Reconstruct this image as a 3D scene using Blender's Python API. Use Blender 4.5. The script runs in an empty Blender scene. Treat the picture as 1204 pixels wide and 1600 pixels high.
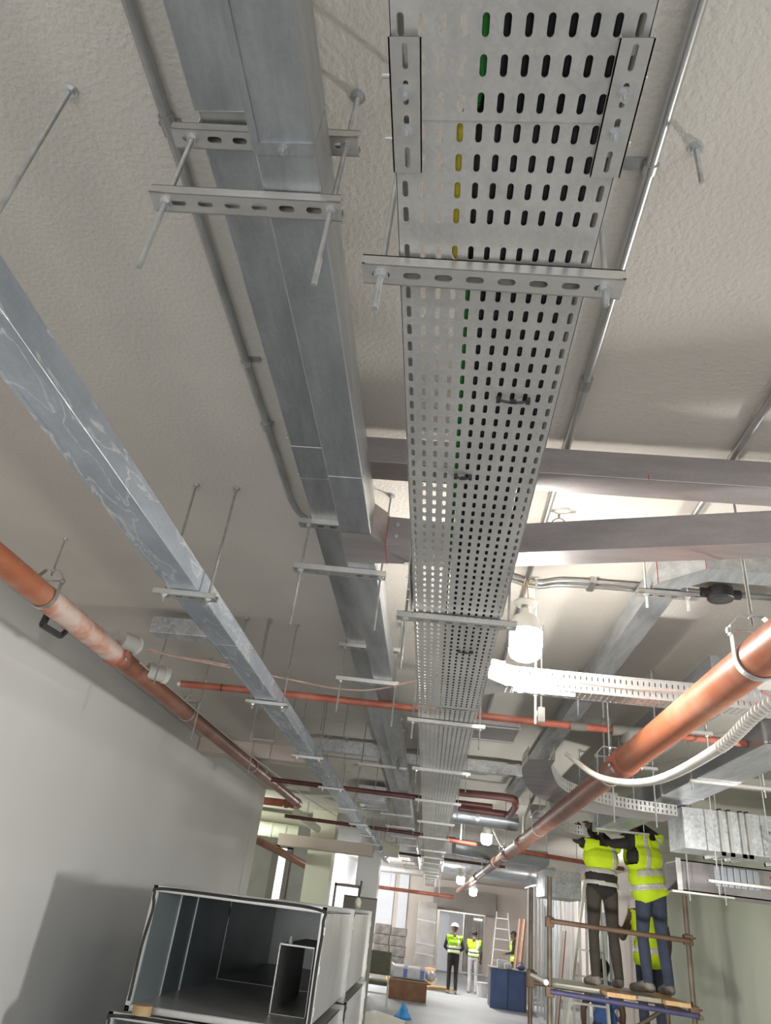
import bpy, bmesh, math, random
import numpy as np
from mathutils import Vector, Matrix

random.seed(7)
S = bpy.context.scene
COL = S.collection

# ------------------------------------------------------------------ camera
F_PX = 1090.0
dy = np.array([64.0, 631.0, F_PX]); dy /= np.linalg.norm(dy)
zy = -F_PX * F_PX / (631.0 - 0.132 * 64.0)
du = np.array([-0.132 * zy, zy, F_PX]); du /= np.linalg.norm(du)
dx = np.cross(dy, du); dx = dx if dx[0] > 0 else -dx
ROT = np.array([dx, dy, du])                     # camera vector (right, down, forward) -> world
cam_d = bpy.data.cameras.new('camera'); cam = bpy.data.objects.new('camera', cam_d); COL.objects.link(cam)
cam_d.sensor_fit = 'HORIZONTAL'; cam_d.sensor_width = 36.0; cam_d.lens = 36.0 * F_PX / 1204.0
cam_d.clip_start = 0.02; cam_d.clip_end = 200
mw = Matrix.Identity(4)
for i in range(3):
    mw[i][0] = ROT[i][0]; mw[i][1] = -ROT[i][1]; mw[i][2] = -ROT[i][2]
mw.translation = Vector((0, 0, 1.85))
cam.matrix_world = mw
S.camera = cam

# ------------------------------------------------------------------ world, large lights, exposure
W = bpy.data.worlds.new('world'); S.world = W; W.use_nodes = True
W.node_tree.nodes['Background'].inputs[0].default_value = (0.80, 0.82, 0.85, 1)
W.node_tree.nodes['Background'].inputs[1].default_value = 1.55
S.view_settings.view_transform = 'Standard'
try: S.view_settings.look = 'None'
except Exception: pass
S.view_settings.gamma = 1.0; S.view_settings.use_curve_mapping = False
S.view_settings.exposure = 0.52

def area_light(name, loc, target, size, power, color=(1, 1, 1), spread=180):
    d = bpy.data.lights.new(name, 'AREA'); d.shape = 'DISK'; d.size = size; d.energy = power; d.color = color
    d.spread = math.radians(spread)
    o = bpy.data.objects.new(name, d); COL.objects.link(o); o.location = loc
    o.rotation_euler = (Vector(target) - Vector(loc)).to_track_quat('-Z', 'Y').to_euler()
    return o
def point_light(name, loc, r, power, color=(1, 1, 1)):
    d = bpy.data.lights.new(name, 'POINT'); d.shadow_soft_size = r; d.energy = power; d.color = color
    o = bpy.data.objects.new(name, d); COL.objects.link(o); o.location = loc
    return o
# floodlight on a stand at the right, beside the camera (its shadow of the duct stack lies on the left wall)
area_light('work_floodlight', (3.2, 3.3, 1.85), (-1.5, 3.6, 2.6), 0.35, 72, (1.0, 0.98, 0.95))
# unseen fill lamps added behind the camera
point_light('fill_behind_near', (1.9, -0.9, 2.2), 0.07, 12, (1.0, 0.97, 0.92))
point_light('fill_behind_far', (-1.0, -1.7, 1.9), 0.07, 18, (1.0, 0.97, 0.92))
# bulbs in the side and end rooms; unseen fill lamps added in the far hall
point_light('bulb_side_room', (-3.7, 13.0, 2.55), 0.07, 75, (0.93, 1.0, 0.86))
point_light('fill_hall_left', (-2.3, 24.0, 2.4), 0.07, 140)
point_light('fill_hall_middle', (1.2, 24.0, 3.10), 0.06, 320)
point_light('fill_end_left', (-2.3, 31.0, 2.6), 0.07, 130)  # unseen fill added to brighten the end wall
point_light('bulb_end_room', (1.5, 36.6, 2.5), 0.07, 90)
point_light('fill_hall_right', (4.25, 15.0, 2.4), 0.07, 80)
# floodlight on the floor in front of the scaffold, below the picture
area_light('scaffold_floodlight', (0.9, 6.1, 0.9), (2.6, 10.0, 1.9), 0.3, 48, (1.0, 1.0, 0.95))

# ------------------------------------------------------------------ materials
def nodes_of(m):
    m.use_nodes = True
    return m.node_tree.nodes, m.node_tree.links
def MAT(name, c1, c2=None, rough=0.6, metal=0.0, scale=6.0, stretch=(1, 1, 1), bump=0.0, bscale=60.0, contrast=(0.35, 0.65),
        emit=None, estr=0.0, wave=None, bdist=0.002, detail=4.0, rvar=0.0, spec=None):
    m = bpy.data.materials.new(name); n, l = nodes_of(m)
    b = n['Principled BSDF']
    b.inputs['Roughness'].default_value = rough; b.inputs['Metallic'].default_value = metal
    if spec is not None: b.inputs['Specular IOR Level'].default_value = spec
    tc = n.new('ShaderNodeTexCoord'); mp = n.new('ShaderNodeMapping'); mp.inputs['Scale'].default_value = stretch
    l.new(tc.outputs['Object'], mp.inputs['Vector'])
    if c2 is None: c2 = tuple(0.85 * c for c in c1)
    nz = n.new('ShaderNodeTexNoise'); nz.inputs['Scale'].default_value = scale; nz.inputs['Detail'].default_value = detail
    l.new(mp.outputs[0], nz.inputs['Vector'])
    cr = n.new('ShaderNodeValToRGB')
    cr.color_ramp.elements[0].position = contrast[0]; cr.color_ramp.elements[0].color = (*c1, 1)
    cr.color_ramp.elements[1].position = contrast[1]; cr.color_ramp.elements[1].color = (*c2, 1)
    l.new(nz.outputs['Fac'], cr.inputs[0]); l.new(cr.outputs[0], b.inputs['Base Color'])
    if rvar:
        mr = n.new('ShaderNodeMapRange'); mr.inputs[3].default_value = rough - rvar; mr.inputs[4].default_value = rough + rvar
        l.new(nz.outputs['Fac'], mr.inputs[0]); l.new(mr.outputs[0], b.inputs['Roughness'])
    if bump:
        bz = n.new('ShaderNodeTexNoise'); bz.inputs['Scale'].default_value = bscale; bz.inputs['Detail'].default_value = 3
        l.new(tc.outputs['Object'], bz.inputs['Vector'])
        bp = n.new('ShaderNodeBump'); bp.inputs['Strength'].default_value = bump; bp.inputs['Distance'].default_value = bdist
        l.new(bz.outputs['Fac'], bp.inputs['Height']); l.new(bp.outputs[0], b.inputs['Normal'])
    if wave:
        wv = n.new('ShaderNodeTexWave'); wv.bands_direction = wave[0]; wv.inputs['Scale'].default_value = wave[1]
        l.new(tc.outputs['Object'], wv.inputs['Vector'])
        bp = n.new('ShaderNodeBump'); bp.inputs['Strength'].default_value = wave[2]; bp.inputs['Distance'].default_value = 0.001
        l.new(wv.outputs['Fac'], bp.inputs['Height']); l.new(bp.outputs[0], b.inputs['Normal'])
    if emit:
        b.inputs['Emission Color'].default_value = (*emit, 1); b.inputs['Emission Strength'].default_value = estr
    return m
def GALV(name, c, rough, scale=3.0, stretch=(1, 1, 1), spangle=60.0, amt=0.12, metal=0.75, stain=0.0, spw=0.14):
    m = bpy.data.materials.new(name); n, l = nodes_of(m); b = n['Principled BSDF']
    b.inputs['Metallic'].default_value = metal
    tc = n.new('ShaderNodeTexCoord'); mp = n.new('ShaderNodeMapping'); mp.inputs['Scale'].default_value = stretch
    l.new(tc.outputs['Object'], mp.inputs['Vector'])
    nz = n.new('ShaderNodeTexNoise'); nz.inputs['Scale'].default_value = scale; nz.inputs['Detail'].default_value = 6; nz.inputs['Roughness'].default_value = 0.65
    l.new(mp.outputs[0], nz.inputs['Vector'])
    vo = n.new('ShaderNodeTexVoronoi'); vo.inputs['Scale'].default_value = spangle; l.new(tc.outputs['Object'], vo.inputs['Vector'])
    mx = n.new('ShaderNodeMath'); mx.operation = 'MULTIPLY_ADD'; mx.inputs[1].default_value = spw; l.new(vo.outputs['Color'], mx.inputs[0]); l.new(nz.outputs['Fac'], mx.inputs[2])
    cr = n.new('ShaderNodeValToRGB'); e = cr.color_ramp.elements
    e[0].position = 0.38; e[0].color = (*[x * (1 - amt) for x in c], 1)
    e[1].position = 0.85; e[1].color = (*[min(1, x * (1 + amt)) for x in c], 1)
    l.new(mx.outputs[0], cr.inputs[0])
    out = cr.outputs[0]
    if stain:
        # water-mark lines: thin bands of a distorted noise
        n2 = n.new('ShaderNodeTexNoise'); n2.inputs['Scale'].default_value = 9; n2.inputs['Detail'].default_value = 5; n2.inputs['Distortion'].default_value = 0.6
        mp2 = n.new('ShaderNodeMapping'); mp2.inputs['Scale'].default_value = (1.3, 0.35, 1.3); l.new(tc.outputs['Object'], mp2.inputs['Vector']); l.new(mp2.outputs[0], n2.inputs['Vector'])
        c2 = n.new('ShaderNodeValToRGB'); k = c2.color_ramp.elements
        k[0].position = 0.492; k[0].color = (0, 0, 0, 1); k[1].position = 0.512; k[1].color = (1, 1, 1, 1)
        k2 = c2.color_ramp.elements.new(0.532); k2.color = (0, 0, 0, 1)
        l.new(n2.outputs['Fac'], c2.inputs[0])
        mm = n.new('ShaderNodeMixRGB'); mm.inputs[2].default_value = (0.75, 0.74, 0.74, 1)
        ms = n.new('ShaderNodeMath'); ms.operation = 'MULTIPLY'; ms.inputs[1].default_value = stain; l.new(c2.outputs[0], ms.inputs[0]); l.new(ms.outputs[0], mm.inputs[0])
        l.new(out, mm.inputs[1]); out = mm.outputs[0]
    l.new(out, b.inputs['Base Color'])
    mr = n.new('ShaderNodeMapRange'); mr.inputs[3].default_value = rough + 0.08; mr.inputs[4].default_value = rough - 0.08
    l.new(nz.outputs['Fac'], mr.inputs[0]); l.new(mr.outputs[0], b.inputs['Roughness'])
    return m
M = {}
M['ceiling'] = MAT('ceiling_plaster', (0.57, 0.53, 0.475), (0.63, 0.59, 0.53), 0.85, scale=1.3, bump=0.55, bscale=75, bdist=0.006)
M['wall'] = MAT('wall_paint', (0.78, 0.77, 0.75), (0.82, 0.81, 0.79), 0.7, scale=0.8, bump=0.08, bscale=40)
M['wallgreen'] = MAT('wall_paint_green', (0.50, 0.52, 0.42), (0.56, 0.57, 0.47), 0.75, scale=0.9, bump=0.1, bscale=40)
M['wallwhite'] = MAT('wall_paint_white', (0.70, 0.72, 0.75), (0.66, 0.67, 0.70), 0.75, scale=0.5)
M['wallbeige'] = MAT('wall_paint_beige', (0.60, 0.54, 0.48), (0.55, 0.49, 0.43), 0.8, scale=0.5)
M['plastgrey'] = MAT('raw_render', (0.36, 0.34, 0.32), (0.45, 0.43, 0.40), 0.9, scale=1.5)
M['floor'] = MAT('floor_screed', (0.27, 0.285, 0.30), (0.35, 0.36, 0.37), 0.6, scale=0.7, contrast=(0.3, 0.7), bump=0.1, bscale=30)
M['beam'] = MAT('beam_plaster', (0.68, 0.58, 0.52), (0.62, 0.53, 0.47), 0.8, scale=2)
M['column'] = MAT('column_paint', (0.74, 0.73, 0.60), (0.70, 0.69, 0.56), 0.7, scale=1)
M['trunk'] = GALV('galvanised_trunking', (0.46, 0.475, 0.485), 0.40, 3.0, (4, 0.7, 4), 130, 0.28, spw=0.08)
M['trunkpale'] = GALV('galvanised_trunking_pale', (0.52, 0.545, 0.56), 0.40, 4.0, (5, 0.8, 5), 130, 0.28, spw=0.08)
M['trunkblue'] = GALV('galvanised_trunking_stained', (0.45, 0.49, 0.54), 0.40, 3.5, (2, 0.8, 2), 120, 0.25, stain=0.85, spw=0.08, metal=0.5)
M['trunkcross'] = GALV('galvanised_trunking_dull', (0.40, 0.365, 0.36), 0.5, 3, (0.5, 3, 3), 130, 0.2, metal=0.6, spw=0.08)
M['spangle'] = GALV('galvanised_spangle', (0.55, 0.56, 0.57), 0.42, 6, (1, 1, 1), 55, 0.3, spw=0.3)
M['tray'] = GALV('galvanised_tray', (0.62, 0.605, 0.575), 0.40, 5, (1, 0.5, 1), 160, 0.20, metal=0.6)
M['strut'] = GALV('strut_steel', (0.60, 0.585, 0.55), 0.36, 8, (1, 4, 4), 120, 0.10, metal=0.75)
M['rod'] = MAT('threaded_rod_steel', (0.42, 0.42, 0.40), (0.56, 0.55, 0.53), 0.4, 0.75, scale=25, wave=('Z', 320, 0.6))
M['rodwhite'] = MAT('zinc_rod', (0.60, 0.62, 0.61), (0.70, 0.71, 0.70), 0.4, 0.6, scale=20, wave=('Z', 320, 0.5))
M['nut'] = MAT('zinc_nut', (0.55, 0.56, 0.56), (0.66, 0.67, 0.67), 0.32, 0.85, scale=30)
M['conduit'] = MAT('conduit_steel', (0.42, 0.43, 0.42), (0.52, 0.52, 0.51), 0.32, 0.85, scale=6, stretch=(3, 1, 3))
M['conduitdark'] = MAT('conduit_aged', (0.30, 0.31, 0.29), (0.42, 0.42, 0.40), 0.42, 0.7, scale=7, stretch=(3, 1, 3))
M['copper'] = MAT('pipe_orange_paint', (0.42, 0.135, 0.065), (0.52, 0.26, 0.17), 0.42, scale=7, contrast=(0.45, 0.75))
M['brown'] = MAT('pipe_brown_paint', (0.27, 0.105, 0.065), (0.36, 0.18, 0.13), 0.42, scale=4, contrast=(0.4, 0.75))
M['dusty'] = MAT('pipe_dusty', (0.55, 0.20, 0.12), (0.66, 0.52, 0.45), 0.7, scale=7, contrast=(0.4, 0.62))
M['redpipe'] = MAT('pipe_red_paint', (0.34, 0.085, 0.05), (0.42, 0.15, 0.10), 0.45, scale=9)
M['maroon'] = MAT('pipe_maroon_paint', (0.085, 0.024, 0.022), (0.12, 0.036, 0.032), 0.5, scale=9)
M['fitting'] = MAT('pipe_fitting_grey', (0.15, 0.145, 0.125), (0.21, 0.20, 0.17), 0.6, scale=12)
M['pvc'] = MAT('pvc_grey', (0.62, 0.60, 0.56), (0.56, 0.54, 0.50), 0.5, scale=4)
M['pvcwhite'] = MAT('pvc_white', (0.78, 0.76, 0.70), (0.72, 0.70, 0.64), 0.45, scale=8)
M['dirtywhite'] = MAT('flex_sleeve_white', (0.74, 0.70, 0.63), (0.62, 0.57, 0.50), 0.6, scale=10)
M['black'] = MAT('black_plastic', (0.02, 0.02, 0.02), (0.035, 0.03, 0.035), 0.5, scale=8)
M['cable'] = MAT('black_cable', (0.012, 0.012, 0.013), (0.02, 0.02, 0.022), 0.5, scale=5)
M['green'] = MAT('green_cable', (0.03, 0.24, 0.035), (0.04, 0.29, 0.05), 0.45, scale=5)
M['yellow'] = MAT('yellow_cable', (0.62, 0.50, 0.04), (0.55, 0.45, 0.04), 0.45, scale=5)
M['gasket'] = MAT('black_gasket', (0.02, 0.02, 0.018), (0.04, 0.04, 0.035), 0.7, scale=10)
M['ductskin'] = GALV('galvanised_duct_sheet', (0.50, 0.50, 0.48), 0.36, 1.6, (1, 1, 1), 60, 0.12, metal=0.5)
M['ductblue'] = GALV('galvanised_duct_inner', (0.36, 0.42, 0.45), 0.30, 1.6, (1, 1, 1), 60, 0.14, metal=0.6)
M['flange'] = GALV('duct_flange', (0.58, 0.57, 0.54), 0.34, 4, (1, 1, 1), 60, 0.1, metal=0.7)
M['foil'] = GALV('foil_round_duct', (0.62, 0.65, 0.70), 0.3, 2, (1, 1, 1), 20, 0.1, metal=0.8)
M['bulb'] = MAT('led_bulb_diffuser', (0.95, 0.95, 0.95), (0.95, 0.95, 0.95), 0.5, emit=(1.0, 0.97, 0.92), estr=185)
M['bulbfar'] = MAT('led_bulb_diffuser_far', (0.95, 0.95, 0.95), (0.95, 0.95, 0.95), 0.5, emit=(0.97, 1.0, 0.95), estr=55)
M['bulbwhite'] = MAT('bulb_body_white', (0.80, 0.78, 0.72), (0.76, 0.74, 0.68), 0.45, scale=5)
M['rope'] = MAT('pink_wire', (0.66, 0.45, 0.38), (0.55, 0.36, 0.30), 0.6, scale=30)
M['redrope'] = MAT('red_tie', (0.55, 0.09, 0.07), (0.42, 0.06, 0.05), 0.7, scale=30)
M['scaf'] = MAT('scaffold_tube_rust', (0.13, 0.10, 0.075), (0.21, 0.165, 0.125), 0.6, 0.4, scale=6)
M['scafblue'] = MAT('scaffold_tube_blue', (0.07, 0.07, 0.16), (0.11, 0.10, 0.20), 0.5, 0.2, scale=6)
M['rust'] = MAT('scaffold_rail_rust', (0.16, 0.095, 0.06), (0.21, 0.135, 0.09), 0.65, 0.3, scale=6)
M['wood'] = MAT('plank_wood', (0.60, 0.36, 0.17), (0.70, 0.46, 0.25), 0.7, scale=4, stretch=(8, 1, 8))
M['woodgrey'] = MAT('plank_wood_grey', (0.34, 0.30, 0.23), (0.42, 0.37, 0.29), 0.75, scale=4, stretch=(8, 1, 8))
M['cardboard'] = MAT('cardboard', (0.42, 0.28, 0.14), (0.50, 0.35, 0.19), 0.8, scale=5)
M['brownbox'] = MAT('carton_brown', (0.20, 0.10, 0.055), (0.26, 0.14, 0.08), 0.8, scale=5)
M['bluebox'] = MAT('blue_panel', (0.065, 0.11, 0.24), (0.085, 0.135, 0.28), 0.6, scale=3)
M['darkside'] = MAT('dark_panel', (0.10, 0.095, 0.09), (0.13, 0.12, 0.11), 0.7, scale=3)
M['bluebag'] = MAT('blue_plastic', (0.03, 0.25, 0.62), (0.05, 0.32, 0.70), 0.4, scale=10)
M['olive'] = MAT('olive_fabric', (0.10, 0.105, 0.07), (0.13, 0.135, 0.09), 0.8, scale=10)
M['packwhite'] = MAT('wrapped_pack', (0.62, 0.62, 0.64), (0.52, 0.52, 0.54), 0.35, scale=6)
M['packgrey'] = MAT('grey_blocks', (0.11, 0.10, 0.09), (0.20, 0.18, 0.16), 0.7, scale=6)
M['packblue'] = MAT('blue_print', (0.16, 0.18, 0.42), (0.2, 0.22, 0.46), 0.5, scale=6)
M['aluminium'] = MAT('aluminium', (0.60, 0.59, 0.56), (0.68, 0.67, 0.64), 0.4, 0.6, scale=6)
M['fibreglass'] = MAT('fibreglass_cream', (0.62, 0.60, 0.50), (0.68, 0.66, 0.56), 0.5, scale=4)
M['stud'] = GALV('stud_steel', (0.50, 0.51, 0.52), 0.4, 3, (1, 1, 1), 40, 0.15, metal=0.7)
M['board'] = MAT('plasterboard', (0.66, 0.68, 0.70), (0.62, 0.63, 0.65), 0.8, scale=2)
M['doorwood'] = MAT('door_leaf_brown', (0.18, 0.085, 0.045), (0.23, 0.11, 0.06), 0.55, scale=3)
M['taupe'] = MAT('taupe_board', (0.24, 0.215, 0.19), (0.28, 0.25, 0.22), 0.7, scale=2)
M['sheet'] = MAT('dusty_plastic_sheet', (0.36, 0.34, 0.31), (0.46, 0.44, 0.40), 0.4, scale=3)
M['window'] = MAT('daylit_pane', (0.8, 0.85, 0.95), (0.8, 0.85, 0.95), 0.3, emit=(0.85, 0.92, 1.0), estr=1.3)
M['roundpale'] = MAT('painted_round_duct', (0.66, 0.68, 0.56), (0.72, 0.73, 0.62), 0.5, scale=3)
M['skin'] = MAT('skin_dark', (0.12, 0.065, 0.04), (0.14, 0.08, 0.05), 0.55, scale=8)
M['hair'] = MAT('black_hair', (0.012, 0.01, 0.009), (0.02, 0.017, 0.015), 0.8, scale=40)
M['blackcloth'] = MAT('black_cloth', (0.022, 0.019, 0.018), (0.032, 0.028, 0.026), 0.9, scale=9, bump=0.2, bscale=50)
M['browncloth'] = MAT('dark_brown_cloth', (0.050, 0.040, 0.032), (0.065, 0.052, 0.042), 0.9, scale=7, bump=0.2, bscale=50)
M['jeans'] = MAT('navy_jeans', (0.045, 0.052, 0.085), (0.060, 0.070, 0.11), 0.9, scale=9, bump=0.2, bscale=60)
M['greycloth'] = MAT('grey_cloth', (0.34, 0.33, 0.33), (0.40, 0.39, 0.39), 0.9, scale=9)
M['bluecloth'] = MAT('blue_cloth', (0.07, 0.13, 0.34), (0.09, 0.17, 0.40), 0.85, scale=9, bump=0.2, bscale=40)
M['hivis'] = MAT('hi_vis_yellow', (0.62, 0.80, 0.015), (0.55, 0.74, 0.01), 0.75, scale=7, bump=0.25, bscale=30)
M['hivisgreen'] = MAT('hi_vis_green', (0.33, 0.62, 0.015), (0.37, 0.68, 0.02), 0.75, scale=7)
M['reflect'] = MAT('reflective_tape', (0.60, 0.56, 0.52), (0.70, 0.66, 0.62), 0.4, 0.2, scale=30)
M['reflectlit'] = MAT('reflective_tape_lit', (0.92, 0.86, 0.76), (0.90, 0.84, 0.74), 0.4, scale=30)  # flash glow on the tape put into its base colour
M['boot'] = MAT('dusty_boot', (0.20, 0.17, 0.15), (0.30, 0.26, 0.23), 0.85, scale=14)
M['glove'] = MAT('work_glove', (0.42, 0.38, 0.34), (0.34, 0.30, 0.27), 0.9, scale=14)
M['helmet'] = MAT('white_helmet', (0.80, 0.80, 0.78), (0.76, 0.76, 0.74), 0.35, scale=5)

# ------------------------------------------------------------------ mesh helpers
ORG = {}
class MB:
    def __init__(s): s.v = []; s.f = []; s.m = []; s.cur = 0
    def add(s, vs, fs):
        o = len(s.v); s.v += [tuple(p) for p in vs]; s.f += [tuple(i + o for i in f) for f in fs]; s.m += [s.cur] * len(fs); return s
    def box(s, x0, x1, y0, y1, z0, z1):
        return s.add([(x0, y0, z0), (x1, y0, z0), (x1, y1, z0), (x0, y1, z0), (x0, y0, z1), (x1, y0, z1), (x1, y1, z1), (x0, y1, z1)],
                     [(0, 3, 2, 1), (4, 5, 6, 7), (0, 1, 5, 4), (1, 2, 6, 5), (2, 3, 7, 6), (3, 0, 4, 7)])
    def bbox(s, x0, x1, y0, y1, z0, z1, b=0.004):
        bm = bmesh.new(); bmesh.ops.create_cube(bm, size=1)
        for v in bm.verts:
            v.co = Vector(((x0 + x1) / 2 + v.co.x * (x1 - x0), (y0 + y1) / 2 + v.co.y * (y1 - y0), (z0 + z1) / 2 + v.co.z * (z1 - z0)))
        bmesh.ops.bevel(bm, geom=bm.edges[:], offset=b, segments=2, affect='EDGES', profile=0.5)
        bm.verts.index_update()
        s.add([v.co[:] for v in bm.verts], [tuple(v.index for v in f.verts) for f in bm.faces]); bm.free(); return s
    def bar(s, p0, p1, w, h, up=(0, 0, 1)):
        p0 = Vector(p0); p1 = Vector(p1); d = (p1 - p0).normalized(); u = Vector(up)
        if abs(d.dot(u)) > 0.98: u = Vector((0, 1, 0))
        r = d.cross(u).normalized(); u = r.cross(d).normalized()
        vs = []
        for p in (p0, p1):
            for a, b in ((-1, -1), (1, -1), (1, 1), (-1, 1)): vs.append(p + r * a * w / 2 + u * b * h / 2)
        return s.add(vs, [(3, 2, 1, 0), (4, 5, 6, 7), (0, 1, 5, 4), (1, 2, 6, 5), (2, 3, 7, 6), (3, 0, 4, 7)])
    def tube(s, pts, r, n=10, caps=True, closed=False):
        pts = [Vector(p) for p in pts]; k = len(pts)
        rs = r if isinstance(r, (list, tuple)) else [r] * k
        rings = []; prev = None
        for i, p in enumerate(pts):
            if closed: d = pts[(i + 1) % k] - pts[i - 1]
            else: d = pts[min(i + 1, k - 1)] - pts[max(i - 1, 0)]
            d.normalize()
            if prev is None:
                a = Vector((0, 0, 1)) if abs(d.z) < 0.9 else Vector((1, 0, 0))
                u = d.cross(a).normalized()
            else:
                u = (prev - d * prev.dot(d)).normalized()
            prev = u; w = d.cross(u)
            rings.append([p + (u * math.cos(2 * math.pi * j / n) + w * math.sin(2 * math.pi * j / n)) * rs[i] for j in range(n)])
        vs = [q for rg in rings for q in rg]; fs = []
        for i in range(k if closed else k - 1):
            i2 = (i + 1) % k
            for j in range(n): fs.append((i * n + j, i * n + (j + 1) % n, i2 * n + (j + 1) % n, i2 * n + j))
        if caps and not closed:
            fs.append(tuple(reversed(range(n)))); fs.append(tuple(range((k - 1) * n, k * n)))
        return s.add(vs, fs)
    def rings(s, rings, cap=True):
        n = len(rings[0]); vs = [q for rg in rings for q in rg]; fs = []
        for i in range(len(rings) - 1):
            for j in range(n): fs.append((i * n + j, i * n + (j + 1) % n, (i + 1) * n + (j + 1) % n, (i + 1) * n + j))
        if cap: fs.append(tuple(reversed(range(n)))); fs.append(tuple(range((len(rings) - 1) * n, len(rings) * n)))
        return s.add(vs, fs)
    def lathe(s, c, prof, n=20):                                   # prof: list of (radius, z)
        return s.rings([[(c[0] + r * math.cos(2 * math.pi * j / n), c[1] + r * math.sin(2 * math.pi * j / n), c[2] + z) for j in range(n)] for r, z in prof])
    def ball(s, c, rx, ry=None, rz=None, n=12, m=8):
        ry = ry or rx; rz = rz or rx
        prof = []
        return s.rings([[(c[0] + rx * math.sin(t) * math.cos(2 * math.pi * j / n), c[1] + ry * math.sin(t) * math.sin(2 * math.pi * j / n), c[2] - rz * math.cos(t)) for j in range(n)]
                        for t in [0.05 + (math.pi - 0.1) * i / m for i in range(m + 1)]])
    def prism(s, poly, axis, a, b):                                # poly in the two other axes, extruded along axis a..b
        def P(q, t):
            return {'x': (t, q[0], q[1]), 'y': (q[0], t, q[1]), 'z': (q[0], q[1], t)}[axis]
        n = len(poly)
        return s.add([P(q, a) for q in poly] + [P(q, b) for q in poly],
                     [tuple(range(n)), tuple(reversed(range(n, 2 * n)))] + [(i, i + n, (i + 1) % n + n, (i + 1) % n) for i in range(n)])
    def slotcell(s, O, U, V, N, u0, u1, v0, v1, a, b, t, fine=True):
        """sheet cell with one slot (half width a along U, half length b along V), thickness t along N"""
        O, U, V, N = Vector(O), Vector(U), Vector(V), Vector(N)
        uc, vc = (u0 + u1) / 2, (v0 + v1) / 2
        if fine:
            arc = [(a * math.cos(q), b - a + a * math.sin(q)) for q in (0, math.pi / 4, math.pi / 2, 3 * math.pi / 4, math.pi)]
            pts = [(uc + x, vc + y) for x, y in arc] + [(uc - x, vc - y) for x, y in arc]      # 10 points ccw from right-top
        else:
            pts = [(uc + a, vc + b), (uc - a, vc + b), (uc - a, vc - b), (uc + a, vc - b)]
        cor = [(u1, v1), (u0, v1), (u0, v0), (u1, v0)]
        k = len(pts); P = lambda q, h: O + U * q[0] + V * q[1] + N * h
        vs = [P(q, 0) for q in cor] + [P(q, 0) for q in pts] + [P(q, t) for q in cor] + [P(q, t) for q in pts]
        T = 4 + k
        if fine:
            base = [(0, 1, 8, 7, 6, 5, 4), (1, 2, 9, 8), (2, 3, 13, 12, 11, 10, 9), (3, 0, 4, 13)]
        else:
            base = [(0, 1, 5, 4), (1, 2, 6, 5), (2, 3, 7, 6), (3, 0, 4, 7)]
        fs = base + [tuple(i + T for i in reversed(f)) for f in base]
        fs += [(4 + i, 4 + (i + 1) % k, T + 4 + (i + 1) % k, T + 4 + i) for i in range(k)]
        return s.add(vs, fs)
    def mesh(s, name, mats, org=(0, 0, 0), smooth=False):
        me = bpy.data.meshes.new(name)
        o = Vector(org)
        me.from_pydata([tuple(Vector(p) - o) for p in s.v], [], s.f)
        for m in (mats if isinstance(mats, list) else [mats]): me.materials.append(M[m])
        if isinstance(mats, list): me.polygons.foreach_set('material_index', s.m)
        bm = bmesh.new(); bm.from_mesh(me); bmesh.ops.recalc_face_normals(bm, faces=bm.faces); bm.to_mesh(me); bm.free()
        if smooth:
            me.polygons.foreach_set('use_smooth', [True] * len(me.polygons))
            me.set_sharp_from_angle(angle=math.radians(40))
        me.update()
        return me
    def build(s, name, mats, parent=None, smooth=False, kind=None):
        if parent is not None: org = ORG[parent.name]
        else:
            a = np.array([tuple(p) for p in s.v]); lo = a.min(0); hi = a.max(0)
            org = ((lo[0] + hi[0]) / 2, (lo[1] + hi[1]) / 2, lo[2])
        o = bpy.data.objects.new(name, s.mesh(name, mats, org, smooth)); COL.objects.link(o)
        if parent is not None: o.parent = parent
        else: o.location = org
        ORG[o.name] = Vector(org)
        if kind: o['kind'] = kind
        return o
def tag(o, label, cat, group=None):
    o['label'] = label; o['category'] = cat
    if group: o['group'] = group
    return o
def thing(name, loc, label, cat, group=None):
    o = bpy.data.objects.new(name, None); COL.objects.link(o); o.location = loc; o.empty_display_size = 0.05
    ORG[o.name] = Vector(loc)
    return tag(o, label, cat, group)
def part(name, mats, parent, fn, smooth=False):
    b = MB(); fn(b); return b.build(name, mats, parent, smooth)
def struct(name, mat, *boxes):
    b = MB()
    for q in boxes: b.box(*q)
    o = b.build(name, mat); o['kind'] = 'structure'; return o
ORDN = ['first', 'second', 'third', 'fourth', 'fifth', 'sixth', 'seventh', 'eighth', 'ninth', 'tenth', 'eleventh', 'twelfth', 'thirteenth', 'fourteenth',
        'fifteenth', 'sixteenth', 'seventeenth', 'eighteenth', 'nineteenth', 'twentieth']
def smoothpath(pts, n=6):
    P = [Vector(p) for p in pts]; out = []
    P = [P[0] * 2 - P[1]] + P + [P[-1] * 2 - P[-2]]
    for i in range(1, len(P) - 2):
        for k in range(n):
            t = k / n
            out.append(0.5 * ((2 * P[i]) + (-P[i - 1] + P[i + 1]) * t + (2 * P[i - 1] - 5 * P[i] + 4 * P[i + 1] - P[i + 2]) * t * t + (-P[i - 1] + 3 * P[i] - 3 * P[i + 1] + P[i + 2]) * t ** 3))
    out.append(P[-2]); return out
CEIL = 3.28

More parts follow.
